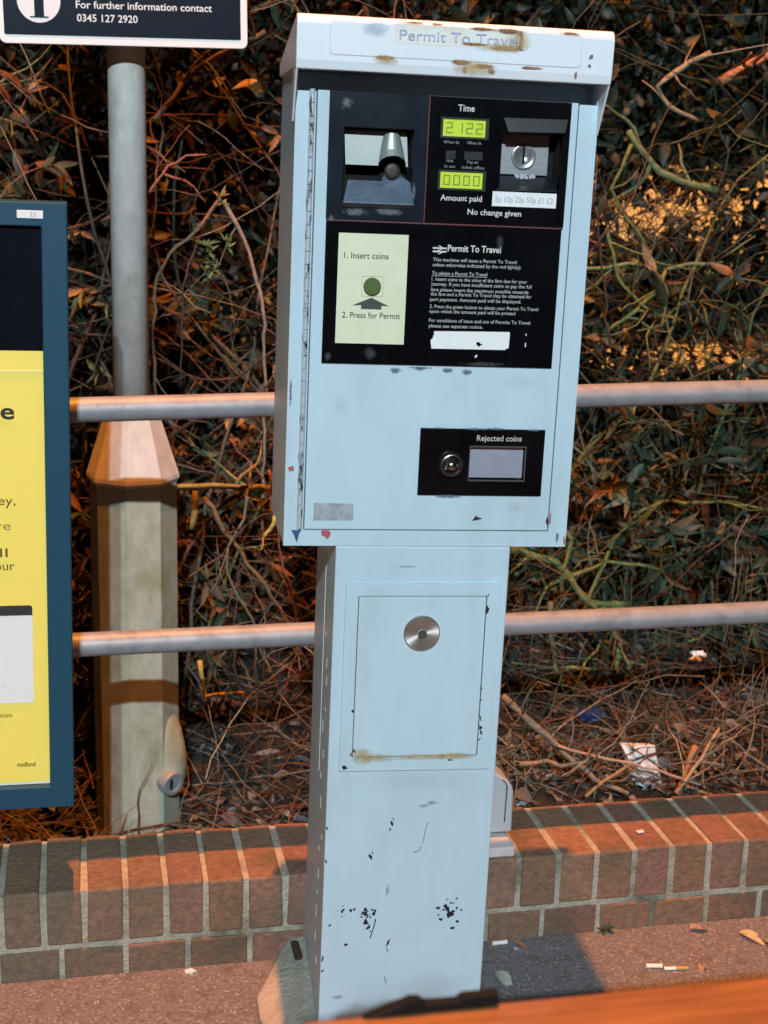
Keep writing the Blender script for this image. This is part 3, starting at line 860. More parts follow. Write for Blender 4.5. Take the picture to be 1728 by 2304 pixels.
flat(mb, [(.2270, -.5528), (.2310, -.5505), (.2390, -.5515), (.2420, -.5555), (.2400, -.5620), (.2375, -.5650), (.2330, -.5615), (.2280, -.5590)], -0.0010)
flat(mb, blob(.1792, -.4560, .0050, .0042, jag=.3), -0.0010)
flat(mb, blob(.6085, -.5650, .0016, .0090, jag=.5), -0.0010); flat(mb, blob(.5835, -.5300, .0012, .0100, jag=.6), -0.0010)
mb.obj('red_paint_chip', M['chip_red'], cab)
mb = LB()
for (x0, x1, z0, z1) in ((0.592, 0.602, -0.575, -0.545), (0.1712, 0.178, -0.38, -0.30)):
    decal(mb, x0, x1, z0, z1, -0.0012)
mb.obj('scuff_mark', M['dirtblue'], cab)

# pedestal
mb = LB(); mb.box(0.2508, 0.5240, 0.0005, 0.268, -1.452, -0.5762)
ped = mb.obj('pedestal', M['paint'], bevel=0.0025)
mb = LB(); mb.plate(0.2680, 0.5118, -0.9472, -0.6350, -0.0040, 0.0012, [(0.2883, 0.4911, -0.9236, -0.6553)])
fr = mb.obj('access_frame', M['paint'], ped, bevel=0.0008)
mb = LB(); mb.box(0.2883, 0.4911, -0.0006, 0.0000, -0.9236, -0.6553)
mb.obj('door_gap', M['seam'], ped)
mb = LB(); mb.box(0.2894, 0.4898, -0.0036, -0.0008, -0.9222, -0.6564)
ad = mb.obj('access_door', M['paint'], ped, bevel=0.0008)
mb = LB(); mb.lathe([(0.0290, 0.0), (0.0288, 0.0035), (0.0270, 0.0048), (0.0072, 0.0030)], (0.3900, -0.0036, -0.7152), 'y', 64, close=False)
lk = mb.obj('lock', M['turned'], ad, smooth=False)
mb = LB(); mb.lathe([(0.0074, 0.0040), (0.0060, 0.0042), (0.0058, 0.0006), (0.0002, 0.0006)], (0.3905, -0.0036, -0.7166), 'y', 24, close=False)
mb.obj('keyhole', mat('dull_brass_hole', (0.10, 0.10, 0.06), 0.5, 0.4), lk)
mb = LB()
def chips(mb, items, y):
    for (x, z, rx, rz) in items: flat(mb, blob(x, z, rx, rz, n=random.choice((6, 7, 8, 9)), jag=.5, rot=random.uniform(-.6, .6)), y)
chips(mb, [(.4925, -.6800, .0020, .0055), (.4918, -.6740, .0012, .0050), (.4908, -.8080, .0010, .0050), (.4915, -.8290, .0012, .0040), (.4935, -.8760, .0026, .0050), (.4945, -.8830, .0018, .0050),
           (.4900, -.8680, .0010, .0050), (.4930, -.8950, .0012, .0030), (.2870, -.8440, .0022, .0030), (.2880, -.9150, .0012, .0045), (.2915, -.9120, .0020, .0030), (.2755, -.9405, .0032, .0030), (.2790, -.9395, .0018, .0030),
           (.4480, -.9300, .0045, .0014), (.4922, -.6545, .0016, .0030), (.4925, -.858, .001, .006)], -0.0044)
mb.obj('paint_chips', M['chip'], fr)
mb = LB()
chips(mb, [(.3585, -1.0420, .0022, .0062), (.3600, -1.0330, .0008, .0050), (.3563, -1.0510, .0014, .0020), (.3260, -1.0985, .0026, .0055), (.3285, -1.0920, .0012, .0030),
           (.5240, -.8820, .0016, .0020), (.2530, -1.0460, .0012, .0030), (.2535, -1.1050, .0014, .0040), (.2540, -1.2800, .0018, .0050), (.2545, -1.3030, .0016, .0025), (.2635, -1.2205, .0018, .0025), (.2920, -1.2570, .0030, .0022),
           (.3610, -1.2570, .0016, .0080), (.3605, -1.2680, .0008, .0090), (.3600, -1.3240, .0006, .0080)], -0.0004)
random.seed(5)
for cx, cz, n, s in ((.4640, -1.2020, 22, .019), (.3245, -1.2030, 16, .012), (.2870, -1.1960, 9, .014), (.3260, -1.2280, 7, .010)):
    for _ in range(n):
        x = cx + random.gauss(0, s * .55); z = cz + random.gauss(0, s * .5)
        r = random.choice((.0008, .0012, .0018, .0026))
        flat(mb, blob(x, z, r, r * random.uniform(.7, 1.3), n=7, jag=.5, rot=random.uniform(0, 3)), -0.0004)
chips(mb, [(.4640, -1.2085, .0055, .0050), (.4680, -1.2020, .0030, .0035), (.4420, -1.1950, .0040, .0030), (.4560, -1.1945, .0050, .0022), (.4690, -1.2330, .0035, .0028), (.3210, -1.2010, .0030, .0035), (.3230, -1.2150, .0028, .0050), (.3290, -1.2250, .0030, .0022), (.3160, -1.2000, .0015, .003)], -0.0006)
mb.tube([(.3395, -.0004, -1.212), (.337, -.0004, -1.224), (.334, -.0004, -1.236), (.331, -.0004, -1.246)], .0009)
mb.tube([(.4170, -.0003, -1.040), (.4135, -.0003, -1.060), (.411, -.0003, -1.078)], .0004); mb.tube([(.408, -.0003, -1.083), (.406, -.0003, -1.090), (.396, -.0003, -1.094)], .0005)
mb.obj('paint_chips', M['chip'], ped)
mb = LB()
for (x0, x1, z0, z1) in ((.333, .392, -.612, -.604), (.390, .428, -1.018, -1.004), (.405, .44, -1.014, -.998), (.262, .30, -1.362, -1.345), (.35, .362, -1.18, -1.14)):
    decal(mb, x0, x1, z0, z1, -0.0009)
mb.obj('scuff_mark', M['scuff'], ped)
mb = LB()
for i, (x0, x1, z0, z1) in enumerate(((.25, .55, -1.46, -1.28), (.26, .40, -1.44, -1.33), (.36, .53, -1.40, -1.30), (.26, .52, -1.0, -.93))):
    decal(mb, x0, x1, z0, z1, -0.0012 - .0001 * i)  # lowest patches paint a shadow's soft penumbra on the pedestal foot
mb.obj('smudge_and_shade', M['smudge_and_shade'], ped)
mb = LB()
for i, (x0, x1, z0, z1) in enumerate(((.283, .37, -.934, -.914), (.32, .50, -.931, -.917), (.40, .50, -.932, -.915), (.28, .33, -.94, -.90))):
    decal(mb, x0, x1, z0, z1, -0.0046 - .0001 * i)
mb.obj('ochre_stain', M['rust_soft'], fr)
mb = LB()
mb.box(0.2508 - .0008, 0.2508, 0.12, 0.1215, -1.0, -0.62)
for k in range(15):
    z = -0.75 - k * .042 + random.uniform(-.01, .01)
    y = .06 + random.uniform(-.01, .035)
    mb.box(0.2502, 0.2508, y, y + .004, z, z + random.uniform(.006, .022))
mb.obj('scratches', mat('pale_scratch', (0.62, 0.62, 0.62), 0.6), ped)
# steel foot under the pedestal
mb = LB(); mb.box(0.2440, 0.5300, -0.006, 0.275, -1.458, -1.4475)
mb.obj('base_plate', M['galv'], bevel=0.002)

# cement footing beside the pedestal, with its slot
t = thing('cement_footing', 'smooth pale cement footing with a slot, left of the pedestal base', 'footing', (0.33, 2.2, 0))
out = [(.06, .145), (.022, .155), (.0, .120), (-.030, .060), (-.058, .010), (-.060, -.045), (-.052, -.085), (-.058, -.13), (-.062, -.20), (-.055, -.35), (.06, -.35)]
mb = MB()
n = len(out); inner = [(x * .82 + .02, y * .9) for x, y in out]
zt = lambda y: 0.022 + 0.03 * max(0, min(1, (y + .02) / .16))
V = [(x, y, -0.01) for x, y in out] + [(x, y, zt(y) - .008) for x, y in out] + [(x, y, zt(y)) for x, y in inner]
F = []
for i in range(n):
    j = (i + 1) % n
    F += [(j, i, n + i, n + j), (n + j, n + i, 2 * n + i, 2 * n + j)]
F.append(list(range(2 * n, 3 * n))[::-1])
mb.add(V, F); mb.obj('slab', M['cement'], t, bevel=0.004)
mb = MB()
mb.prism_z([(x, y) for x, y in rrect(.0180, .0330, .0700, .1300, .0073)], .0455, .0500)
mb.obj('slot', mat('dull_brown_hole', (0.035, 0.022, 0.015), 0.9), t)

# grey cover box on the coping right behind the pedestal
t = thing('cover_box', 'small grey rounded cover box on the brick coping right of the pedestal', 'box', (0.74, 2.42, 0.1705))
bx = [(-.12, .030), (.044, .030), (.046, .034), (.046, .112), (.043, .124), (.036, .134), (-.012, .172), (-.12, .172)]
mb = MB(); mb.prism_y(bx, -.02, .075); bo = mb.obj('cover', M['grey_box'], t, bevel=0.004)
mb = MB(); mb.tube([(.030, -.0204, .052), (.032, -.0204, .125), (.029, -.0204, .134), (.022, -.0204, .140)], .0012); mb.obj('groove', M['seam'], bo)
mb = MB(); mb.box(-.10, .040, -.062, .02, .0005, .020); mb.obj('foot', mat('pale_painted_foot', (0.55, 0.50, 0.50), 0.6, var=.1, vscale=30), t, bevel=0.002)

# ------------------------------------------------------------------ lamp column
lc = (0.100, 3.05)
t = thing('lamp_post', 'grey steel lamp post with octagonal mossy base behind the handrail', 'lamp post', (lc[0], lc[1], 0.1))
mb = MB()
def octa(r, z, rot=math.radians(-10.0)):
    return [(r * math.cos(rot + math.pi / 4 * k), r * math.sin(rot + math.pi / 4 * k), z) for k in range(8)]
def rings(mb, rs, mi=0):
    V = []
    for r, z in rs: V += octa(r, z)
    F = [(i * 8 + k, i * 8 + (k + 1) % 8, (i + 1) * 8 + (k + 1) % 8, (i + 1) * 8 + k) for i in range(len(rs) - 1) for k in range(8)]
    mb.add(V, F, mi=mi)
rings(mb, [(.094, -0.20), (.094, .666)])
mb.obj('base', M['post2'], t)
mb = MB(); rings(mb, [(.0955, .663), (.1005, .671), (.0995, .679), (.0540, .822), (.0525, .828)])
mb.obj('shoulder', M['post'], t)
mb = MB(); mb.lathe([(.0386, .80), (.0380, 1.6), (.036, 3.4), (.034, 6.4)], (0, 0, 0), 'z', 36)
mb.obj('shaft', M['post'], t, smooth=True)
mb = MB()                                               # swollen door boss with ring lock low on the right side
V = []
nb = 14
rows = [(.150, .000), (.135, .006), (.115, .014), (.090, .022), (.062, .029), (.034, .034), (.005, .036), (-.020, .034), (-.038, .027), (-.050, .014), (-.060, .0)]
for z, h in rows:
    for k in range(nb + 1):
        a = math.radians(-66 + 88 * k / nb)
        r = .0800 + h * math.sin(math.pi * k / nb) ** 1.1
        V.append((r * math.cos(a), r * math.sin(a), z))
F = [(i * (nb + 1) + k, (i + 1) * (nb + 1) + k, (i + 1) * (nb + 1) + k + 1, i * (nb + 1) + k + 1) for i in range(len(rows) - 1) for k in range(nb)]
mb.add(V, F)
dr = mb.obj('door_boss', M['post2'], t, smooth=True)
rot = Matrix.Translation((.0715, -.0805, -.015)) @ Matrix.Rotation(math.radians(33), 4, 'Z') @ Matrix.Rotation(math.radians(5), 4, 'X')
mb = MB(); mb.lathe([(.0270, -.030), (.0275, .006), (.0260, .009), (.0180, .009), (.0165, .006), (.0002, .006)], (0, 0, 0), 'y', 36)
rg = mb.obj('lock_ring', M['galv'], dr, smooth=False); rg.matrix_local = rot
mb = MB(); mb.prism_y(rrect(-.0085, -.0015, -.013, .013, .003), -.0075, -.0058); sl_ = mb.obj('slot', M['void'], rg)

# ------------------------------------------------------------------ information sign on the lamp post
t = thing('information_sign', 'navy and white information sign with telephone number fixed to lamp post', 'sign')
t.matrix_world = Matrix.Translation((0.096, 2.945, 1.6516)) @ Matrix.Rotation(math.radians(-1.0), 4, 'Y') @ Matrix.Scale(1.033, 4)
mb = MB(); mb.prism_y(rrect(-.2295, .2300, -.0010, .3600, .012), 0, .012); mb.obj('panel', M['sign_white'], t, bevel=0.001)
mb = MB(); mb.prism_y(rrect(-.2205, .2170, .0145, .3480, .003), -.0008, .0005); mb.obj('navy_field', M['sign_navy'], t)
mb = MB(); mb.lathe([(.0392, 0), (.0392, .0006), (.0001, .0006)], (-.1560, -.0009, .0755), 'y', 48); dsc = mb.obj('information_disc', M['sign_letter'], t)
mb = MB(); mb.prism_y([(-.1725, .0450), (-.1395, .0450), (-.1395, .0475), (-.1472, .0475), (-.1472, .0850), (-.1690, .0850), (-.1690, .0825), (-.1645, .0825), (-.1645, .0475), (-.1725, .0475)], -.0020, -.0016)
mb.lathe([(.0062, 0), (.0062, .0004)], (-.1558, -.0016, .0960), 'y', 20)
mb.obj('letter', M['sign_navy'], dsc)
mb = MB()
write(mb, 'For further information contact', -.0890, .1630, .0640, .0128, -.0012, bold=.010)
write(mb, '0345 127 2920', -.0880, .0235, .0405, .0128, -.0012, bold=.010)
mb.obj('lettering', M['sign_letter'], t)
for zz in (.12, .27):
    mb = MB(); mb.box(-.045, .055, .0125, .108, zz, zz + .03); mb.obj('bracket', M['galv'], t)

# ------------------------------------------------------------------ framed poster
t = thing('poster_frame', 'dark blue framed yellow timetable poster fixed to the handrail', 'poster frame')
t.matrix_world = Matrix.Translation((-0.01855, 2.335, 1.3694)) @ Matrix.Rotation(math.radians(0.80), 4, 'Y') @ Matrix.Scale(.9852, 4)
PW, PH = 0.72, 1.0425
mb = MB(); mb.plate(-PW, 0, -PH, 0, 0, .085, [(-PW + .041, -.041, -PH + .041, -.0385)])
mb.obj('frame', M['frame'], t, bevel=0.0025)
mb = MB(); mb.box(-PW + .03, -.03, .030, .038, -PH + .03, -.03); mb.obj('back_board', M['charcoal'], t)
mb = MB(); mb.box(-PW + .042, -.0412, .012, .014, -.2385, -.0390); mb.obj('black_heading', M['poster_black'], t)
mb = MB(); mb.box(-PW + .042, -.0408, .012, .014, -.9970, -.2387); ye = mb.obj('yellow_sheet', M['yellow'], t)
mb = MB(); mb.box(-PW + .042, -.0410, .0122, .014, -1.0008, -.9972); mb.obj('white_margin', M['paper'], t)
mb = MB(); mb.box(-PW + .042, -.0412, .0112, .0118, -.2736, -.2715); mb.obj('line', M['cream_line'], ye)
mb = MB(); mb.box(-PW + .09, -.0660, .0110, .0118, -.8480, -.6900); bxp = mb.obj('white_panel', M['paper'], ye)
mb = MB()
pr = [(-PW + .09, -.6900), (-.0660, -.6900), (-.0660, -.6790)] + [(-.0700 + .004 * math.cos(math.radians(a)), -.6765 + .004 * math.sin(math.radians(a))) for a in (0, 30, 60, 90)] + [(-PW + .09, -.6725)]
mb.prism_y(pr, .0108, .0118); mb.obj('panel_heading', M['charcoal'], ye)
mb = MB(); write(mb, 'se', -.1305, -.0885, -.3510, .0262, .0110, bold=.02); mb.obj('heading', M['black_ink'], ye)
mb = MB()
write(mb, 'ey,', -.1180, -.0900, -.4965, .0150, .0110)
write(mb, 't', -.1220, -.1160, -.5620, .0150, .0110); write(mb, 'all', -.1360, -.1045, -.5865, .0150, .0110); write(mb, 'our', -.1265, -.0935, -.6095, .0150, .0110)
write(mb, 'tion', -.1250, -.1030, -.8740, .0085, .0110)
mb.obj('lettering', M['brown_ink'], ye)
mb = MB(); write(mb, 're', -.1220, -.0985, -.5395, .0150, .0110); mb.obj('faded_lettering', M['pale_brown_ink'], ye)
mb = MB(); write(mb, 'midland', -.0960, -.0655, -.9668, .0080, .0110, bold=.01); mb.obj('operator_lettering', M['black_ink'], ye)
mb = MB(); write(mb, 'x', -.1155, -.1120, -.8200, .0050, .0100); mb.obj('lettering', M['grey_ink'], bxp)
mb = MB(); mb.box(-.0780, -.0375, -.0012, .0002, -.0260, -.0135); lb = mb.obj('number_label', M['white_label'], t, bevel=0.0004)
mb = MB(); write(mb, '35', -.0580, -.0485, -.0232, .0068, -.0016); mb.obj('lettering', M['grey_ink'], lb)
for zz in (-.35, -.80):
    mb = MB(); mb.box(-.50, -.45, .0855, .103, zz, zz + .03); mb.obj('clamp', M['galv'], t)

# ------------------------------------------------------------------ bench in the foreground
t = thing('bench', 'varnished timber bench back with black iron frame in the foreground', 'bench', (0.9, 0.86, 0))
mb = MB(); mb.box(-.76, .80, -.055, .035, .810, .845); mb.obj('top_slat', M['timber'], t, bevel=0.006, seg=3)
mb = MB(); mb.prism_y([(-.715, .8452), (-.612, .8452), (-.612, .8570), (-.640, .8575), (-.644, .8540), (-.668, .8542), (-.672, .8580), (-.679, .8590), (-.690, .8545)], .026, .034); mb.obj('bracket', M['iron'], t, bevel=0.002)  # made-up bracket: black piece standing in for the bench shadow on the pedestal
for z in (.60, .70):
    mb = MB(); mb.box(-.74, .80, -.030, .0, z, z + .07); mb.obj('back_slat', M['timber'], t, bevel=0.005)
for y in (-.16, -.27, -.38, -.49):
    mb = MB(); mb.box(-.74, .80, y, y + .09, .42, .45); mb.obj('seat_slat', M['timber'], t, bevel=0.005)
for x in (-.60, .60):
    mb = MB()
    mb.box(x - .022, x + .022, .001, .030, .0, .809); mb.box(x - .022, x + .022, -.50, .0, .385, .419); mb.box(x - .022, x + .022, -.48, -.44, 0, .3845)
    mb.obj('leg', M['iron'], t, bevel=0.004)

# ================================================================== VEGETATION
def nrm_(v): return v / (np.linalg.norm(v, axis=-1, keepdims=True) + 1e-9)
def wander(p, d, n, step, jit, grav=0.0, pull=None):
    pts = [np.array(p, float)]
    d = nrm_(np.array(d, float))
    for i in range(n):
        d = nrm_(d + RNG.normal(0, jit, 3) + np.array([0, 0, -grav]))
        pts.append(pts[-1] + d * step)
    return np.array(pts), d

RUST = [(0.15, 0.06, 0.028), (0.22, 0.11, 0.05), (0.09, 0.045, 0.025), (0.07, 0.055, 0.03), (0.05, 0.045, 0.025), (0.26, 0.17, 0.09)]
GREEN = [(0.024, 0.048, 0.030), (0.036, 0.064, 0.040), (0.018, 0.040, 0.028), (0.070, 0.10, 0.075), (0.045, 0.058, 0.030)]  # red kept low: the right hedge's weaker sodium light is in the colour
PALE = [(0.34, 0.30, 0.10), (0.28, 0.24, 0.09), (0.20, 0.20, 0.08)]
STEMC = [(0.11, 0.065, 0.04), (0.07, 0.05, 0.036), (0.15, 0.10, 0.06), (0.09, 0.08, 0.06), (0.08, 0.04, 0.03)]
MOSS = [(0.15, 0.18, 0.055), (0.13, 0.165, 0.07), (0.17, 0.19, 0.06), (0.11, 0.14, 0.08)]
OLIVE = [(0.055, 0.07, 0.035), (0.075, 0.085, 0.05), (0.04, 0.05, 0.03), (0.09, 0.085, 0.06)]  # right-hand stem tones, with the missing orange light put into the colour
def pick(pal, n):
    c = np.array(pal)[RNG.integers(0, len(pal), n)]
    return c * RNG.uniform(.7, 1.25, (n, 1))

def whorl(lb, p, d, n, L, pal, droop=.25):
    d = nrm_(np.array(d, float))
    a0 = RNG.uniform(0, 6.28)
    ref = np.array([0, 0, 1.0]) if abs(d[2]) < .85 else np.array([1.0, 0, 0])
    u = nrm_(np.cross(d, ref)); w = np.cross(d, u)
    a = a0 + np.arange(n) * (2 * math.pi / n) + RNG.normal(0, .35, n)
    op = RNG.uniform(.35, 1.35, n)
    rad = np.cos(a)[:, None] * u + np.sin(a)[:, None] * w
    dd = d * np.cos(op)[:, None] + rad * np.sin(op)[:, None]
    dd[:, 2] -= droop
    nn = d * np.sin(op)[:, None] - rad * np.cos(op)[:, None]
    LL = L * RNG.uniform(.55, 1.25, n)
    lb.leaves(np.repeat(p[None], n, 0) + rad * .002, dd, nn, LL, LL * RNG.uniform(.20, .36, n), RNG.uniform(-.05, .45, n), pick(pal, n))

def clear(p):
    """true inside the thin places of the hedge where the lit ground behind shows"""
    return ((p[0] - 1.33) / .17) ** 2 + ((p[2] - 1.335) / .055) ** 2 < 1 or ((p[0] - 1.50) / .17) ** 2 + ((p[2] - 1.02) / .04) ** 2 < 1 or ((p[0] - 1.20) / .06) ** 2 + ((p[2] - 1.17) / .04) ** 2 < 1

def blocked(P):
    P = np.atleast_2d(P)
    return bool(np.any(P[:, 1] < 2.98) or np.any((np.abs(P[:, 0] - .098) < .15) & (P[:, 1] < 3.2)))

def shrub(label, x, y, h, canes, pal, leafL=.075, spread=.35, moss=.1, dens=1.0, twigs=9, z0=None):
    zb = float(soil_z(np.array(x), np.array(y)))
    t = thing('shrub', label, 'shrub', (x, y, zb), group='shrubs of the hedge behind the handrail')
    sb, lb = MB(), MB()
    off = np.array([x, y, zb])
    for c in range(canes):
        p = np.array([RNG.normal(0, .10), RNG.normal(0, .09), -.02])
        d = np.array([RNG.normal(0, spread), RNG.normal(-.08, spread * .7), 1.0])
        n = int(h / .075 * RNG.uniform(.6, 1.15))
        pts, _ = wander(p, d, n, .08, .16, .012)
        for cut in range(len(pts)):
            if blocked(pts[cut] + off): break
        else: cut = len(pts)
        if cut < 5: continue
        pts = pts[:cut]
        r = np.linspace(RNG.uniform(.004, .0085), .0018, len(pts))
        col = pick(MOSS, 1)[0] if RNG.random() < moss else pick(OLIVE if x > 1 else STEMC, 1)[0]
        sb.tube(pts, r, col, 6, cap=False)
        for k in range(twigs):
            i = RNG.integers(max(2, int(.12 * len(pts))), len(pts))
            q = pts[i]
            dirn = np.array([RNG.normal(0, 1), RNG.normal(-.35, .8), RNG.normal(.25, .6)])
            m = RNG.integers(3, 8)
            tp_, dl = wander(q, dirn, m, .045, .22, .02)
            if blocked(tp_ + off): continue
            if clear(tp_[-1] + off) and RNG.random() < .92: continue
            sb.tube(tp_, np.linspace(.0026, .0011, len(tp_)), col * RNG.uniform(.8, 1.2), 5, cap=False)
            if blocked(tp_[-1] + off - np.array([0, .04, 0])): continue
            if RNG.random() < .85 * dens:
                whorl(lb, tp_[-1], dl, RNG.integers(4, 9), leafL, pal)
            for j in range(1, len(tp_) - 1):
                if RNG.random() < .42 * dens:
                    whorl(lb, tp_[j], tp_[j + 1] - tp_[j], RNG.integers(1, 4), leafL * .9, pal)
    sb.obj('branches', M['stem'], t, tint=True, smooth=True)
    if lb.n: lb.obj('leaves', M['leaf'], t, tint=True, smooth=True)
    return t

MIX = RUST + RUST + GREEN
shrub('tall thin shrub with rusty brown leaves behind the yellow poster', -.30, 3.35, 1.95, 13, MIX, .060, .30, .1)
shrub('leafy brown shrub close behind the left of the lamp post', -.02, 3.30, 1.9, 13, MIX, .062, .26, .1)
shrub('sparse twiggy brown shrub between the lamp post and the ticket machine', .36, 3.50, 1.95, 13, MIX + PALE, .052, .28, .15, .75)
shrub('dark leafy shrub directly behind the ticket machine cabinet', .75, 3.45, 1.95, 14, MIX + GREEN, .062, .30, .2)
shrub('grey green long-leaved shrub at the upper right of the ticket machine', 1.16, 3.50, 1.95, 14, GREEN + GREEN + RUST, .070, .32, .35)
shrub('green long-leaved shrub with mossy branches at the right edge', 1.58, 3.42, 1.9, 14, GREEN + GREEN + GREEN + RUST[3:], .072, .34, .5, .8)
shrub('green shrub at the far right, mostly past the picture edge', 2.05, 3.60, 1.9, 12, GREEN + GREEN + RUST[3:], .072, .34, .4)
shrub('brown leaved shrub half hidden at the far left behind the poster', -.72, 3.45, 1.9, 10, MIX, .062, .30, .1)

# bare arching canes and mossy boughs, each a thing with its side twigs
def bough(name, label, cat, pts, r0, r1, pal, twn=5, buds=None, group=None, tl=(3, 7), sides=8):
    pts = np.array(pts, float)
    t = thing(name, label, cat, tuple(pts[0]), group=group)
    P = pts - pts[0]
    q = [P[0]]
    for a, b in zip(P[:-1], P[1:]):
        n = max(2, int(np.linalg.norm(b - a) / .025))
        for i in range(1, n + 1):
            q.append(a + (b - a) * i / n + RNG.normal(0, .0022, 3) * (i < n))
    q = np.array(q)
    mb = MB(); col = pick(pal, 1)[0]
    rr = np.linspace(r0, r1, len(q)) * RNG.uniform(.85, 1.15, len(q))
    mb.tube(q, rr, col, sides)
    mb.obj('stem', M['stem'], t, tint=True, smooth=True)
    if twn:
        for _ in range(twn):
            mb = MB()
            i = RNG.integers(1, len(q))
            tp_, _d = wander(q[i], np.array([RNG.normal(0, 1), RNG.normal(-.2, .6), RNG.normal(.1, .8)]), RNG.integers(*tl), .03, .25, .02)
            mb.tube(tp_, np.linspace(r1 * .7, r1 * .3, len(tp_)), col * RNG.uniform(.8, 1.1), 5)
            mb.obj('side_twig', M['stem'], t, tint=True, smooth=True)
    if buds is not None:
        mb = MB()
        for b in buds:
            whorl(mb, np.array(b) - pts[0], (0, -.4, 1), 7, .026, PALE, -.1)
            whorl(mb, np.array(b) - pts[0] + np.array([.004, -.005, -.012]), (.2, -.6, .6), 5, .022, PALE, 0)
        mb.obj('yellow_leaves', M['leaf'], t, tint=True, smooth=True)
    return t
G1 = 'bare canes arching in front of the hedge'
bough('cane', 'bare brown cane arching left from the yellow tuft near the lamp post', 'branch', [(.291, 3.1, 1.357), (.271, 3.1, 1.329), (.245, 3.09, 1.296), (.199, 3.08, 1.26), (.176, 3.08, 1.227), (.160, 3.1, 1.196), (.150, 3.14, 1.05), (.17, 3.2, .7)], .0045, .003, STEMC, 3, [(.294, 3.1, 1.362)], G1)
bough('cane', 'pinkish cane bending down to the right below the yellow tuft', 'branch', [(.301, 3.1, 1.355), (.33, 3.1, 1.305), (.356, 3.1, 1.249), (.369, 3.1, 1.198), (.380, 3.1, 1.165), (.386, 3.1, 1.126), (.395, 3.12, .98), (.40, 3.18, .6)], .0042, .003, [(0.30, 0.20, 0.15)], 3, None, G1)
bough('cane', 'grey cane hanging between two arching canes, with yellow leaves', 'branch', [(.29, 3.12, 1.354), (.262, 3.12, 1.298), (.241, 3.12, 1.247), (.223, 3.12, 1.195), (.215, 3.12, 1.174), (.21, 3.15, .95)], .003, .002, STEMC, 4, [(.262, 3.08, 1.262), (.275, 3.08, 1.225), (.262, 3.08, 1.205), (.305, 3.1, 1.27)], G1)
bough('cane', 'knotted reddish twig crossing beside the grey post shaft', 'branch', [(.05, 3.12, 1.31), (.144, 3.1, 1.369), (.172, 3.1, 1.407), (.203, 3.1, 1.432), (.223, 3.1, 1.447), (.266, 3.1, 1.45)], .004, .0018, [(0.26, 0.10, 0.06)], 5, None, G1)
bough('cane', 'reddish twig slanting down to the yellow tuft', 'branch', [(.177, 3.1, 1.407), (.21, 3.1, 1.398), (.238, 3.1, 1.383), (.263, 3.1, 1.352)], .003, .0015, [(0.26, 0.10, 0.06)], 2, None, G1)
bough('cane', 'stout pale branch rising diagonally below the white-edged sign', 'branch', [(.10, 3.25, 1.45), (.185, 3.2, 1.547), (.236, 3.2, 1.61), (.27, 3.2, 1.641), (.324, 3.2, 1.671), (.40, 3.2, 1.71)], .006, .0055, STEMC, 5, None, G1)
bough('broken_bough', 'thick yellow lichened stick lying level right of the post shoulder', 'branch', [(.185, 3.05, .744), (.296, 3.05, .744), (.397, 3.05, .737), (.46, 3.06, .735)], .0072, .0062, [(0.30, 0.25, 0.08)], 3)
bough('broken_bough', 'short stubby orange-yellow stick hanging beside the lamp post', 'branch', [(.233, 3.05, .737), (.233, 3.05, .689), (.224, 3.05, .65)], .010, .0055, [(0.38, 0.25, 0.07)], 0)
bough('broken_bough', 'long split branch leaning diagonally towards the pedestal', 'branch', [(.246, 2.98, .735), (.306, 2.98, .641), (.361, 2.98, .562), (.425, 2.98, .458), (.48, 2.98, .34)], .0055, .0035, [(0.22, 0.15, 0.075)], 5)
bough('cane', 'crooked grey twig hanging in front of the split branch', 'branch', [(.337, 2.95, .759), (.33, 2.95, .694), (.297, 2.95, .636), (.293, 2.95, .58), (.314, 2.95, .526), (.351, 2.95, .464), (.38, 2.96, .36)], .0032, .0022, [(0.22, 0.19, 0.13)], 5)
bough('cane', 'thin red cane dropping just left of the cabinet corner', 'branch', [(.383, 2.95, .80), (.391, 2.95, .72), (.412, 2.95, .604), (.434, 2.95, .525), (.448, 2.95, .46), (.46, 2.96, .3)], .0028, .002, [(0.26, 0.10, 0.07)], 3, None, G1)
bough('broken_bough', 'small forked yellow stick by the bottom corner of the cabinet', 'branch', [(.398, 2.95, .70), (.385, 2.95, .668), (.370, 2.95, .645)], .006, .003, [(0.32, 0.29, 0.08)], 2)
bough('broken_bough', 'L-shaped yellow stick standing in the litter right of the lamp post', 'branch', [(.238, 3.0, .36), (.249, 3.0, .275), (.300, 3.0, .278), (.337, 3.0, .278)], .0055, .0035, [(0.36, 0.25, 0.06)], 0)
G2 = 'mossy boughs in the right of the hedge'
bough('mossy_bough', 'upright yellow-green mossy bough beside the right of the pedestal', 'branch', [(1.118, 3.2, .40), (1.123, 3.2, .318), (1.136, 3.2, .254), (1.155, 3.2, .178), (1.16, 3.2, .13)], .007, .006, MOSS, 2, None, G2)
bough('mossy_bough', 'short level mossy branch growing off the upright mossy bough', 'branch', [(1.149, 3.19, .229), (1.20, 3.19, .226), (1.245, 3.19, .221)], .004, .003, MOSS, 1, None, G2)
bough('mossy_bough', 'hooked mossy branch under the lower rail on the right', 'branch', [(1.22, 3.2, .33), (1.263, 3.2, .312), (1.294, 3.2, .303), (1.305, 3.2, .253), (1.303, 3.2, .215)], .006, .0065, MOSS, 3, None, G2)
bough('mossy_bough', 'thick mossy bough coming out beneath the cabinet to the right', 'branch', [(.90, 3.12, .60), (.975, 3.1, .565), (1.027, 3.1, .551), (1.088, 3.1, .534), (1.126, 3.1, .497), (1.162, 3.1, .443), (1.179, 3.1, .427), (1.278, 3.1, .419)], .0105, .0075, MOSS, 6, None, G2)
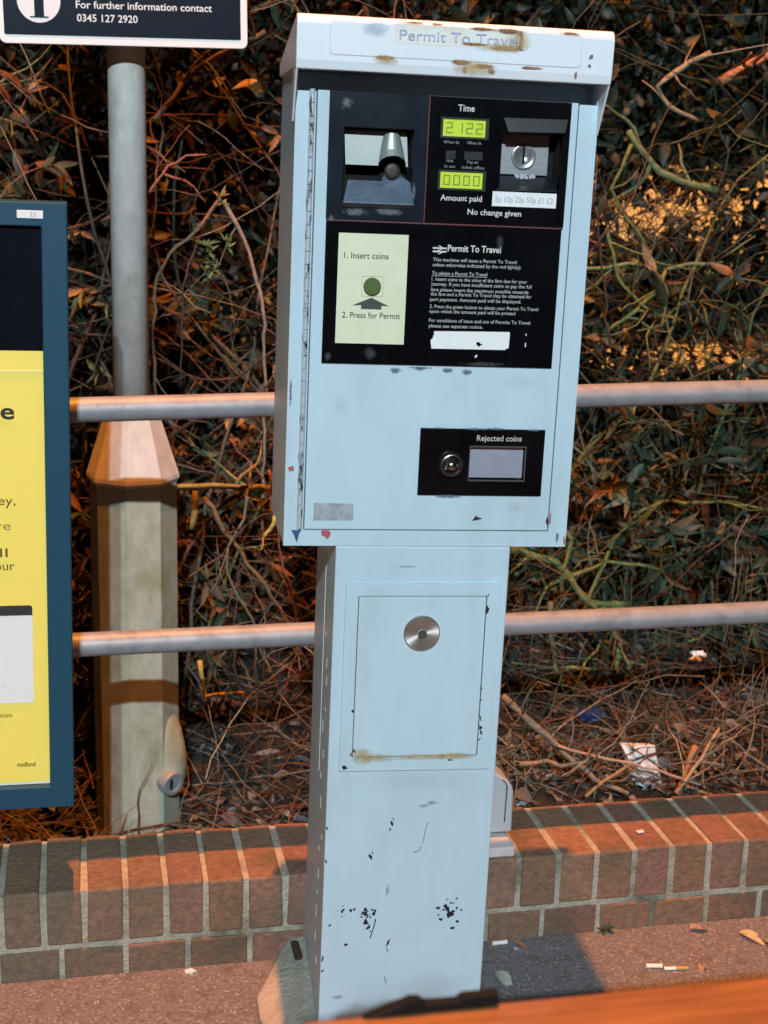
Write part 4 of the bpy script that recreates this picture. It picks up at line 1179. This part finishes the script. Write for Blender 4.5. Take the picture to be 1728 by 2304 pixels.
bough('mossy_bough', 'small crooked mossy fork rising at the cabinet bottom right corner', 'branch', [(1.08, 3.1, .66), (1.103, 3.1, .616), (1.125, 3.1, .588), (1.116, 3.1, .529), (1.107, 3.1, .470)], .0062, .0055, MOSS, 1, None, G2)
bough('mossy_bough', 'long thin mossy bough curving up and right between the rails', 'branch', [(1.18, 3.15, .37), (1.233, 3.15, .511), (1.253, 3.15, .571), (1.318, 3.15, .641), (1.371, 3.15, .662), (1.539, 3.15, .656), (1.7, 3.16, .62)], .0055, .003, MOSS, 5, None, G2)
bough('mossy_bough', 'level mossy branch crossing the long curved bough', 'branch', [(1.09, 3.14, .45), (1.148, 3.15, .481), (1.237, 3.15, .515), (1.32, 3.15, .504), (1.384, 3.15, .486)], .005, .004, MOSS, 4, None, G2)
bough('mossy_bough', 'bent yellow-green branch right beside the display panel level', 'branch', [(1.25, 3.2, 1.50), (1.231, 3.2, 1.448), (1.207, 3.2, 1.40), (1.234, 3.2, 1.35), (1.29, 3.2, 1.288), (1.33, 3.2, 1.22)], .0045, .003, MOSS, 3, None, G2)
bough('mossy_bough', 'thick mossy branch sloping above the orange glow', 'branch', [(1.24, 3.2, 1.53), (1.28, 3.2, 1.482), (1.323, 3.2, 1.439), (1.405, 3.2, 1.412), (1.47, 3.2, 1.40)], .0075, .0085, MOSS, 3, None, G2)
bough('mossy_bough', 'level mossy branch below the orange glow', 'branch', [(1.10, 3.2, 1.22), (1.199, 3.2, 1.216), (1.258, 3.2, 1.228), (1.352, 3.2, 1.214), (1.42, 3.2, 1.23), (1.50, 3.2, 1.235)], .0045, .004, MOSS, 4, None, G2)
bough('mossy_bough', 'mossy branch sagging right of the instruction panel', 'branch', [(1.195, 3.18, 1.31), (1.203, 3.18, 1.279), (1.229, 3.18, 1.198), (1.289, 3.18, 1.138), (1.34, 3.18, 1.11)], .0045, .0035, MOSS, 5, None, G2)
bough('mossy_bough', 'Y-shaped mossy fork low in the right of the hedge', 'branch', [(1.356, 3.2, 1.214), (1.336, 3.2, 1.161), (1.291, 3.2, 1.119), (1.22, 3.2, 1.07)], .005, .0045, MOSS, 4, None, G2)
bough('cane', 'straight thin grey cane hugging the cabinet right edge', 'branch', [(1.135, 3.1, 1.36), (1.144, 3.1, 1.32), (1.161, 3.1, 1.212), (1.173, 3.1, 1.165), (1.19, 3.1, 1.05)], .0028, .0022, STEMC, 2, None, G1)
bough('broken_bough', 'pale forked branch pointing up right near the top corner', 'branch', [(1.47, 3.3, 1.715), (1.425, 3.3, 1.696), (1.345, 3.3, 1.636), (1.377, 3.3, 1.592), (1.453, 3.3, 1.561)], .007, .0045, [(0.24, 0.20, 0.13)], 3)
bough('broken_bough', 'thick orange-brown branch slanting at the top right edge', 'branch', [(1.503, 3.3, 1.651), (1.56, 3.3, 1.684), (1.66, 3.3, 1.74)], .011, .010, [(0.26, 0.12, 0.06)], 2)
G3 = 'fallen branches lying behind the wall on the right'
bough('fallen_branch', 'thick grey branch sloping down to the coping near the cover box', 'branch', [(.88, 2.80, .32), (.937, 2.75, .268), (.988, 2.73, .225), (1.058, 2.68, .165), (1.118, 2.63, .15)], .0085, .005, [(0.15, 0.12, 0.09)], 4, None, G3)
bough('fallen_branch', 'short thick orange stick standing by the white carton', 'branch', [(1.246, 2.67, .12), (1.283, 2.7, .181), (1.301, 2.71, .215)], .0085, .0075, [(0.34, 0.20, 0.09)], 1, None, G3)
bough('fallen_branch', 'long pale forked stick leaning right of the white carton', 'branch', [(1.225, 2.63, .145), (1.291, 2.65, .216), (1.329, 2.66, .276)], .0045, .003, [(0.30, 0.20, 0.12)], 4, None, G3)
bough('fallen_branch', 'pale twig leaning left from the coping towards the carton', 'branch', [(1.017, 2.62, .155), (1.069, 2.65, .175), (1.13, 2.66, .205)], .0042, .003, [(0.32, 0.21, 0.12)], 3, None, G3)
bough('fallen_branch', 'level straight stick just right of the cover box', 'branch', [(.90, 2.72, .193), (1.021, 2.7, .197), (1.069, 2.7, .200)], .006, .004, [(0.26, 0.18, 0.11)], 2, None, G3)
bough('fallen_branch', 'long thin twig crossing in front of the white carton', 'branch', [(.977, 2.7, .240), (1.085, 2.69, .206), (1.218, 2.66, .175), (1.286, 2.64, .155)], .0035, .0028, [(0.30, 0.21, 0.14)], 4, None, G3)

# fine tangle of dead stalks in front and inside the hedge
mb = MB()
for i in range(1150):
    x = RNG.uniform(-.6, 2.1); y = RNG.uniform(2.85, 3.7)
    z = RNG.uniform(.15, 1.95) if RNG.random() < .55 else RNG.uniform(.12, .75)
    if z < .5 and x > .3: y = RNG.uniform(2.68, 3.4)
    d = np.array([RNG.normal(0, .8), RNG.normal(0, .4), RNG.normal(.1, .8)])
    pts, _ = wander((x, y, z), d, RNG.integers(5, 13), .045, .16, .03)
    if clear(pts[len(pts) // 2]) and RNG.random() < .8: continue
    if np.any(pts[:, 1] < 2.62) or np.any((np.abs(pts[:, 0] - .098) < .12) & (pts[:, 1] < 3.14)) or np.any((pts[:, 1] < 2.95) & (pts[:, 2] > .7)): continue
    mb.tube(pts, np.linspace(RNG.uniform(.0009, .0021), .0006, len(pts)), pick(OLIVE if x > .8 and RNG.random() < .75 else STEMC + [(0.18, 0.08, 0.05), (0.16, 0.16, 0.13), (0.22, 0.21, 0.17)], 1)[0], 4, cap=False)
o = mb.obj('dead_stalks', M['stem'], tint=True, smooth=True); o['kind'] = 'stuff'; o['label'] = 'tangle of fine dead stalks in the hedge'; o['category'] = 'undergrowth'

mb = MB()
for i in range(420):
    c = [(1.33, 1.335, .20, .08), (1.50, 1.02, .20, .06), (1.20, 1.17, .09, .06)][int(RNG.choice(3, p=[.5, .35, .15]))]
    y = RNG.uniform(3.2, 4.2)
    x = (c[0] + RNG.uniform(-1, 1) * c[2]) * y / 3.2; z = 1.445 + (c[1] - 1.445 + RNG.uniform(-1, 1) * c[3]) * y / 3.2
    pts, _ = wander((x, y, z), (RNG.normal(0, .8), RNG.normal(0, .3), RNG.normal(0, .9)), RNG.integers(4, 10), .022, .2, .02)
    mb.tube(pts, np.linspace(RNG.uniform(.0009, .0024), .0007, len(pts)), pick(STEMC, 1)[0] * .6, 4, cap=False)
o = mb.obj('fine_twigs', M['stem'], tint=True, smooth=True); o['kind'] = 'stuff'; o['label'] = 'fine dark twigs against the orange glow'; o['category'] = 'twigs'

# dense back of the hedge
mb = MB()
N = 46000
P = np.stack([RNG.uniform(-1.1, 2.9, N), RNG.uniform(3.7, 4.4, N), RNG.uniform(.25, 2.25, N)], 1)
keep = np.array([not clear(np.array([p[0] * 3.2 / p[1], 3.2, 1.445 + (p[2] - 1.445) * 3.2 / p[1]])) or RNG.random() < .13 for p in P])
P = P[keep]; N = len(P)
dd = RNG.normal(0, 1, (N, 3)); dd[:, 2] -= .3
LL = RNG.uniform(.03, .075, N)
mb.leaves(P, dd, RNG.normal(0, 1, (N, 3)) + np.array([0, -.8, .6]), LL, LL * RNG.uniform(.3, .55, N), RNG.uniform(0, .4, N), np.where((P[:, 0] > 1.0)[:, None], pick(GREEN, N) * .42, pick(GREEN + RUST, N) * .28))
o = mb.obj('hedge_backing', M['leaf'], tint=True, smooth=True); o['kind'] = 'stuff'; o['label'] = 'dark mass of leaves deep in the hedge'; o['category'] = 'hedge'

mb = MB()
N = 5000
P = np.stack([RNG.uniform(1.6, 7.5, N), RNG.uniform(8.1, 8.6, N), .40 + RNG.beta(1.2, 1.1, N) * .60], 1)
LL = RNG.uniform(.06, .13, N)
mb.leaves(P, RNG.normal(0, 1, (N, 3)), RNG.normal(0, 1, (N, 3)) + np.array([0, -.5, .6]), LL, LL * .5, .2, pick(GREEN, N) * .4)
o = mb.obj('low_planting', M['leaf'], tint=True, smooth=True); o['kind'] = 'stuff'; o['label'] = 'dark low planting at the foot of the far wall'; o['category'] = 'plants'

# leaf litter and twigs on the bank
mb = MB()
N = 9000
X = RNG.uniform(-.9, 2.2, N); Yy = 2.60 + RNG.beta(1.1, 1.6, N) * 1.3
Zz = soil_z(X, Yy) + np.abs(RNG.normal(0, .012, N)) + .004
dd = np.stack([RNG.normal(0, 1, N), RNG.normal(0, 1, N), RNG.normal(.05, .35, N)], 1)
LL = .011 + RNG.gamma(2.0, .008, N)
pal = [(0.055, 0.055, 0.05), (0.09, 0.09, 0.085), (0.035, 0.028, 0.02), (0.07, 0.04, 0.022), (0.15, 0.15, 0.145), (0.025, 0.022, 0.018), (0.20, 0.21, 0.21), (0.03, 0.027, 0.022)]
mb.leaves(np.stack([X, Yy, Zz], 1), dd, RNG.normal(0, .5, (N, 3)) + np.array([0, 0, 1.]), LL, LL * RNG.uniform(.25, .6, N), RNG.uniform(-.3, .5, N), pick(pal, N))
o = mb.obj('leaf_litter', M['litter'], tint=True, smooth=True); o['kind'] = 'stuff'; o['label'] = 'dead leaves littering the bank'; o['category'] = 'leaf litter'
mb = MB()
for i in range(1250):
    x = RNG.uniform(-.7, 2.1); y = 2.63 + RNG.beta(1.1, 1.8) * 1.0
    z = float(soil_z(np.array(x), np.array(y))) + abs(RNG.normal(0, .03)) + .005
    a = RNG.uniform(0, math.pi)
    pts, _ = wander((x, y, z), (math.cos(a), math.sin(a) * .6, RNG.normal(.2, .45)), RNG.integers(3, 9), .033, .14, .03)
    pts[:, 2] = np.maximum(pts[:, 2], soil_z(pts[:, 0], pts[:, 1]) + .003)
    pts[:, 1] = np.maximum(pts[:, 1], 2.585)
    mb.tube(pts, np.linspace(RNG.uniform(.0009, .0027), .0007, len(pts)), pick([(0.24, 0.21, 0.15), (0.13, 0.11, 0.08), (0.16, 0.06, 0.03), (0.19, 0.19, 0.16), (0.06, 0.06, 0.05), (0.08, 0.085, 0.07)] if x > .5 else [(0.20, 0.13, 0.08), (0.13, 0.10, 0.07), (0.19, 0.07, 0.035), (0.15, 0.14, 0.12), (0.06, 0.05, 0.04)], 1)[0], 5, cap=False)
o = mb.obj('fallen_twigs', M['stem'], tint=True, smooth=True); o['kind'] = 'stuff'; o['label'] = 'dry twigs strewn over the leaf litter'; o['category'] = 'twigs'

# ------------------------------------------------------------------ rubbish
def crumple(name, label, cat, x, y, z, sx, sy, sz, m, seed, rz=0.0):
    rs = np.random.default_rng(seed)
    n = 12
    V, F = [], []
    for j in range(7):
        for k in range(n):
            th = math.pi * (j + .5) / 7; ph = 2 * math.pi * k / n
            r = 1 + rs.normal(0, .22)
            V.append((sx * r * math.sin(th) * math.cos(ph), sy * r * math.sin(th) * math.sin(ph), sz * (r * math.cos(th) + 1)))
    for j in range(6):
        for k in range(n): F.append((j * n + k, (j + 1) * n + k, (j + 1) * n + (k + 1) % n, j * n + (k + 1) % n))
    F.append(list(range(n))); F.append(list(range(6 * n, 7 * n))[::-1])
    o = MB().add(V, F).obj(name, m)
    o.location = (x, y, z); o.rotation_euler = (0, 0, rz)
    return tag(o, label, cat)
t = thing('carton', 'crushed white drinks carton propped in the twigs behind the wall', 'litter', (1.195, 2.74, .115))
mb = MB()
mb.add([(-.054, .012, .098), (-.020, -.004, .093), (.027, .010, .088), (.035, 0, .040), (.044, -.006, .006), (.004, -.016, .000), (-.024, -.006, .010), (-.030, -.012, .050), (.002, -.018, .048),
        (-.048, .030, .092), (.022, .030, .085), (.036, .028, .004), (-.022, .028, .004)],
       [(0, 7, 8, 1), (1, 8, 3, 2), (7, 6, 5, 8), (8, 5, 4, 3), (0, 1, 2, 10, 9), (2, 3, 4, 11, 10), (0, 9, 12, 6, 7), (6, 12, 11, 4, 5), (9, 10, 11, 12)])
mb.obj('body', M['card'], t)
mb = MB(); mb.tube([(-.03, -.010, .095), (-.01, -.012, .099), (.02, -.004, .094)], .0022); mb.obj('fold', M['white_label'], t)
crumple('wrapper', 'crumpled blue foil wrapper in the twigs beneath the lower rail', 'litter', 1.165, 3.0, .165, .035, .02, .016, M['bluefoil'], 3)
crumple('wrapper', 'small crumpled white wrapper caught in the right of the hedge', 'litter', 1.45, 3.05, .285, .018, .012, .012, M['whitefoil'], 8)
def cig(label, x, y, rz, L=.028, r=.0038, filt=.0, paper=True):
    t = thing('cigarette_end', label, 'cigarette end', (x, y, r + .0005), 'cigarette ends on the platform')
    t.rotation_euler = (0, 0, rz)
    if paper: MB().tube([(0, 0, 0), (L * .5, .0006, 0), (L, 0, .0004)], [r, r * .9, r], sides=10).obj('paper', M['cigpaper'], t, smooth=False)
    if filt: MB().tube([(-filt, .001, 0), (-.0003, 0, 0)], [r * .95, r], sides=10).obj('filter', M['cigfilter'], t)
cig('short cream cigarette end against the wall base right of the pedestal', .737, 2.334, .02, .030, .0042)
cig('bent white cigarette end with orange filter on open platform at right', 1.000, 2.213, -.22, .030, .0042)
cig('white stub with tan filter touching the bent cigarette end', 1.052, 2.197, math.pi - .10, .022, .0036, .024)
def dry_leaf(label, x, y, rz, L, W, col, curl=.5, tilt=.15):
    mb = MB()
    mb.leaves(np.array([[0, 0, .006]]), np.array([[math.cos(rz), math.sin(rz), tilt]]), np.array([[0, 0, 1.]]), L, W, curl, np.array([col]))
    mb.leaves(np.array([[0, 0, .0064]]), np.array([[math.cos(rz + .5), math.sin(rz + .5), tilt]]), np.array([[0.3, 0, 1.]]), L * .6, W * .7, curl * .4, np.array([col]))
    o = mb.obj('dry_leaf', M['litter'], tint=True, smooth=True); o.location = (x, y, 0)
    return tag(o, label, 'leaf', 'dry leaves on the platform')
dry_leaf('small pale curled leaf at the wall base near the right end', 1.135, 2.322, -.1, .045, .018, (.36, .26, .19))
dry_leaf('long pale yellow leaf lying at the right picture edge', 1.226, 2.295, -.95, .062, .020, (.50, .38, .20), .2, .05)
dry_leaf('narrow yellow leaf crossing the long one at the right edge', 1.262, 2.262, -1.4, .05, .014, (.48, .36, .20), .2, .2)
dry_leaf('thin brown leaf near the orange bench slat at right', 1.105, 2.205, -1.9, .036, .012, (.34, .22, .14))
dry_leaf('orange leaf beside the short cigarette end', .778, 2.328, -.5, .028, .014, (.42, .17, .06))
dry_leaf('grey torn leaf by the lower right side of the pedestal', .715, 2.235, -1.2, .055, .026, (.34, .36, .32), .4, .1)
dry_leaf('pale scrap of leaf between the orange leaf and the pedestal', .772, 2.302, .3, .018, .012, (.5, .5, .46))
def pebble(label, x, y, z, s, seed):
    o = crumple('pebble', label, 'stone', x, y, z, s, s * .7, s * .4, M['stone'], seed)
    o['group'] = 'pebbles'
    return o
pebble('pale pebble at the foot of the wall left of the pedestal', .165, 2.335, -.002, .010, 4)
o = tag(MB().box(0, .014, 0, .009, 0, .003).obj('paper_scrap', M['white_label'], bevel=0.001), 'tiny pale paper scrap on the coping right of the pedestal', 'litter')
o.location = (1.05, 2.408, .1725); o.rotation_euler = (0, 0, .2)
t = thing('weed', 'tiny green weed at the wall base right of the pedestal', 'weed', (.972, 2.348, 0))
mb = MB()
for k in range(5): whorl(mb, np.array([RNG.normal(0, .006), RNG.normal(0, .002), .004]), (0, -.3, 1), 4, .018, GREEN)
mb.obj('leaves', M['leaf'], t, tint=True, smooth=True)
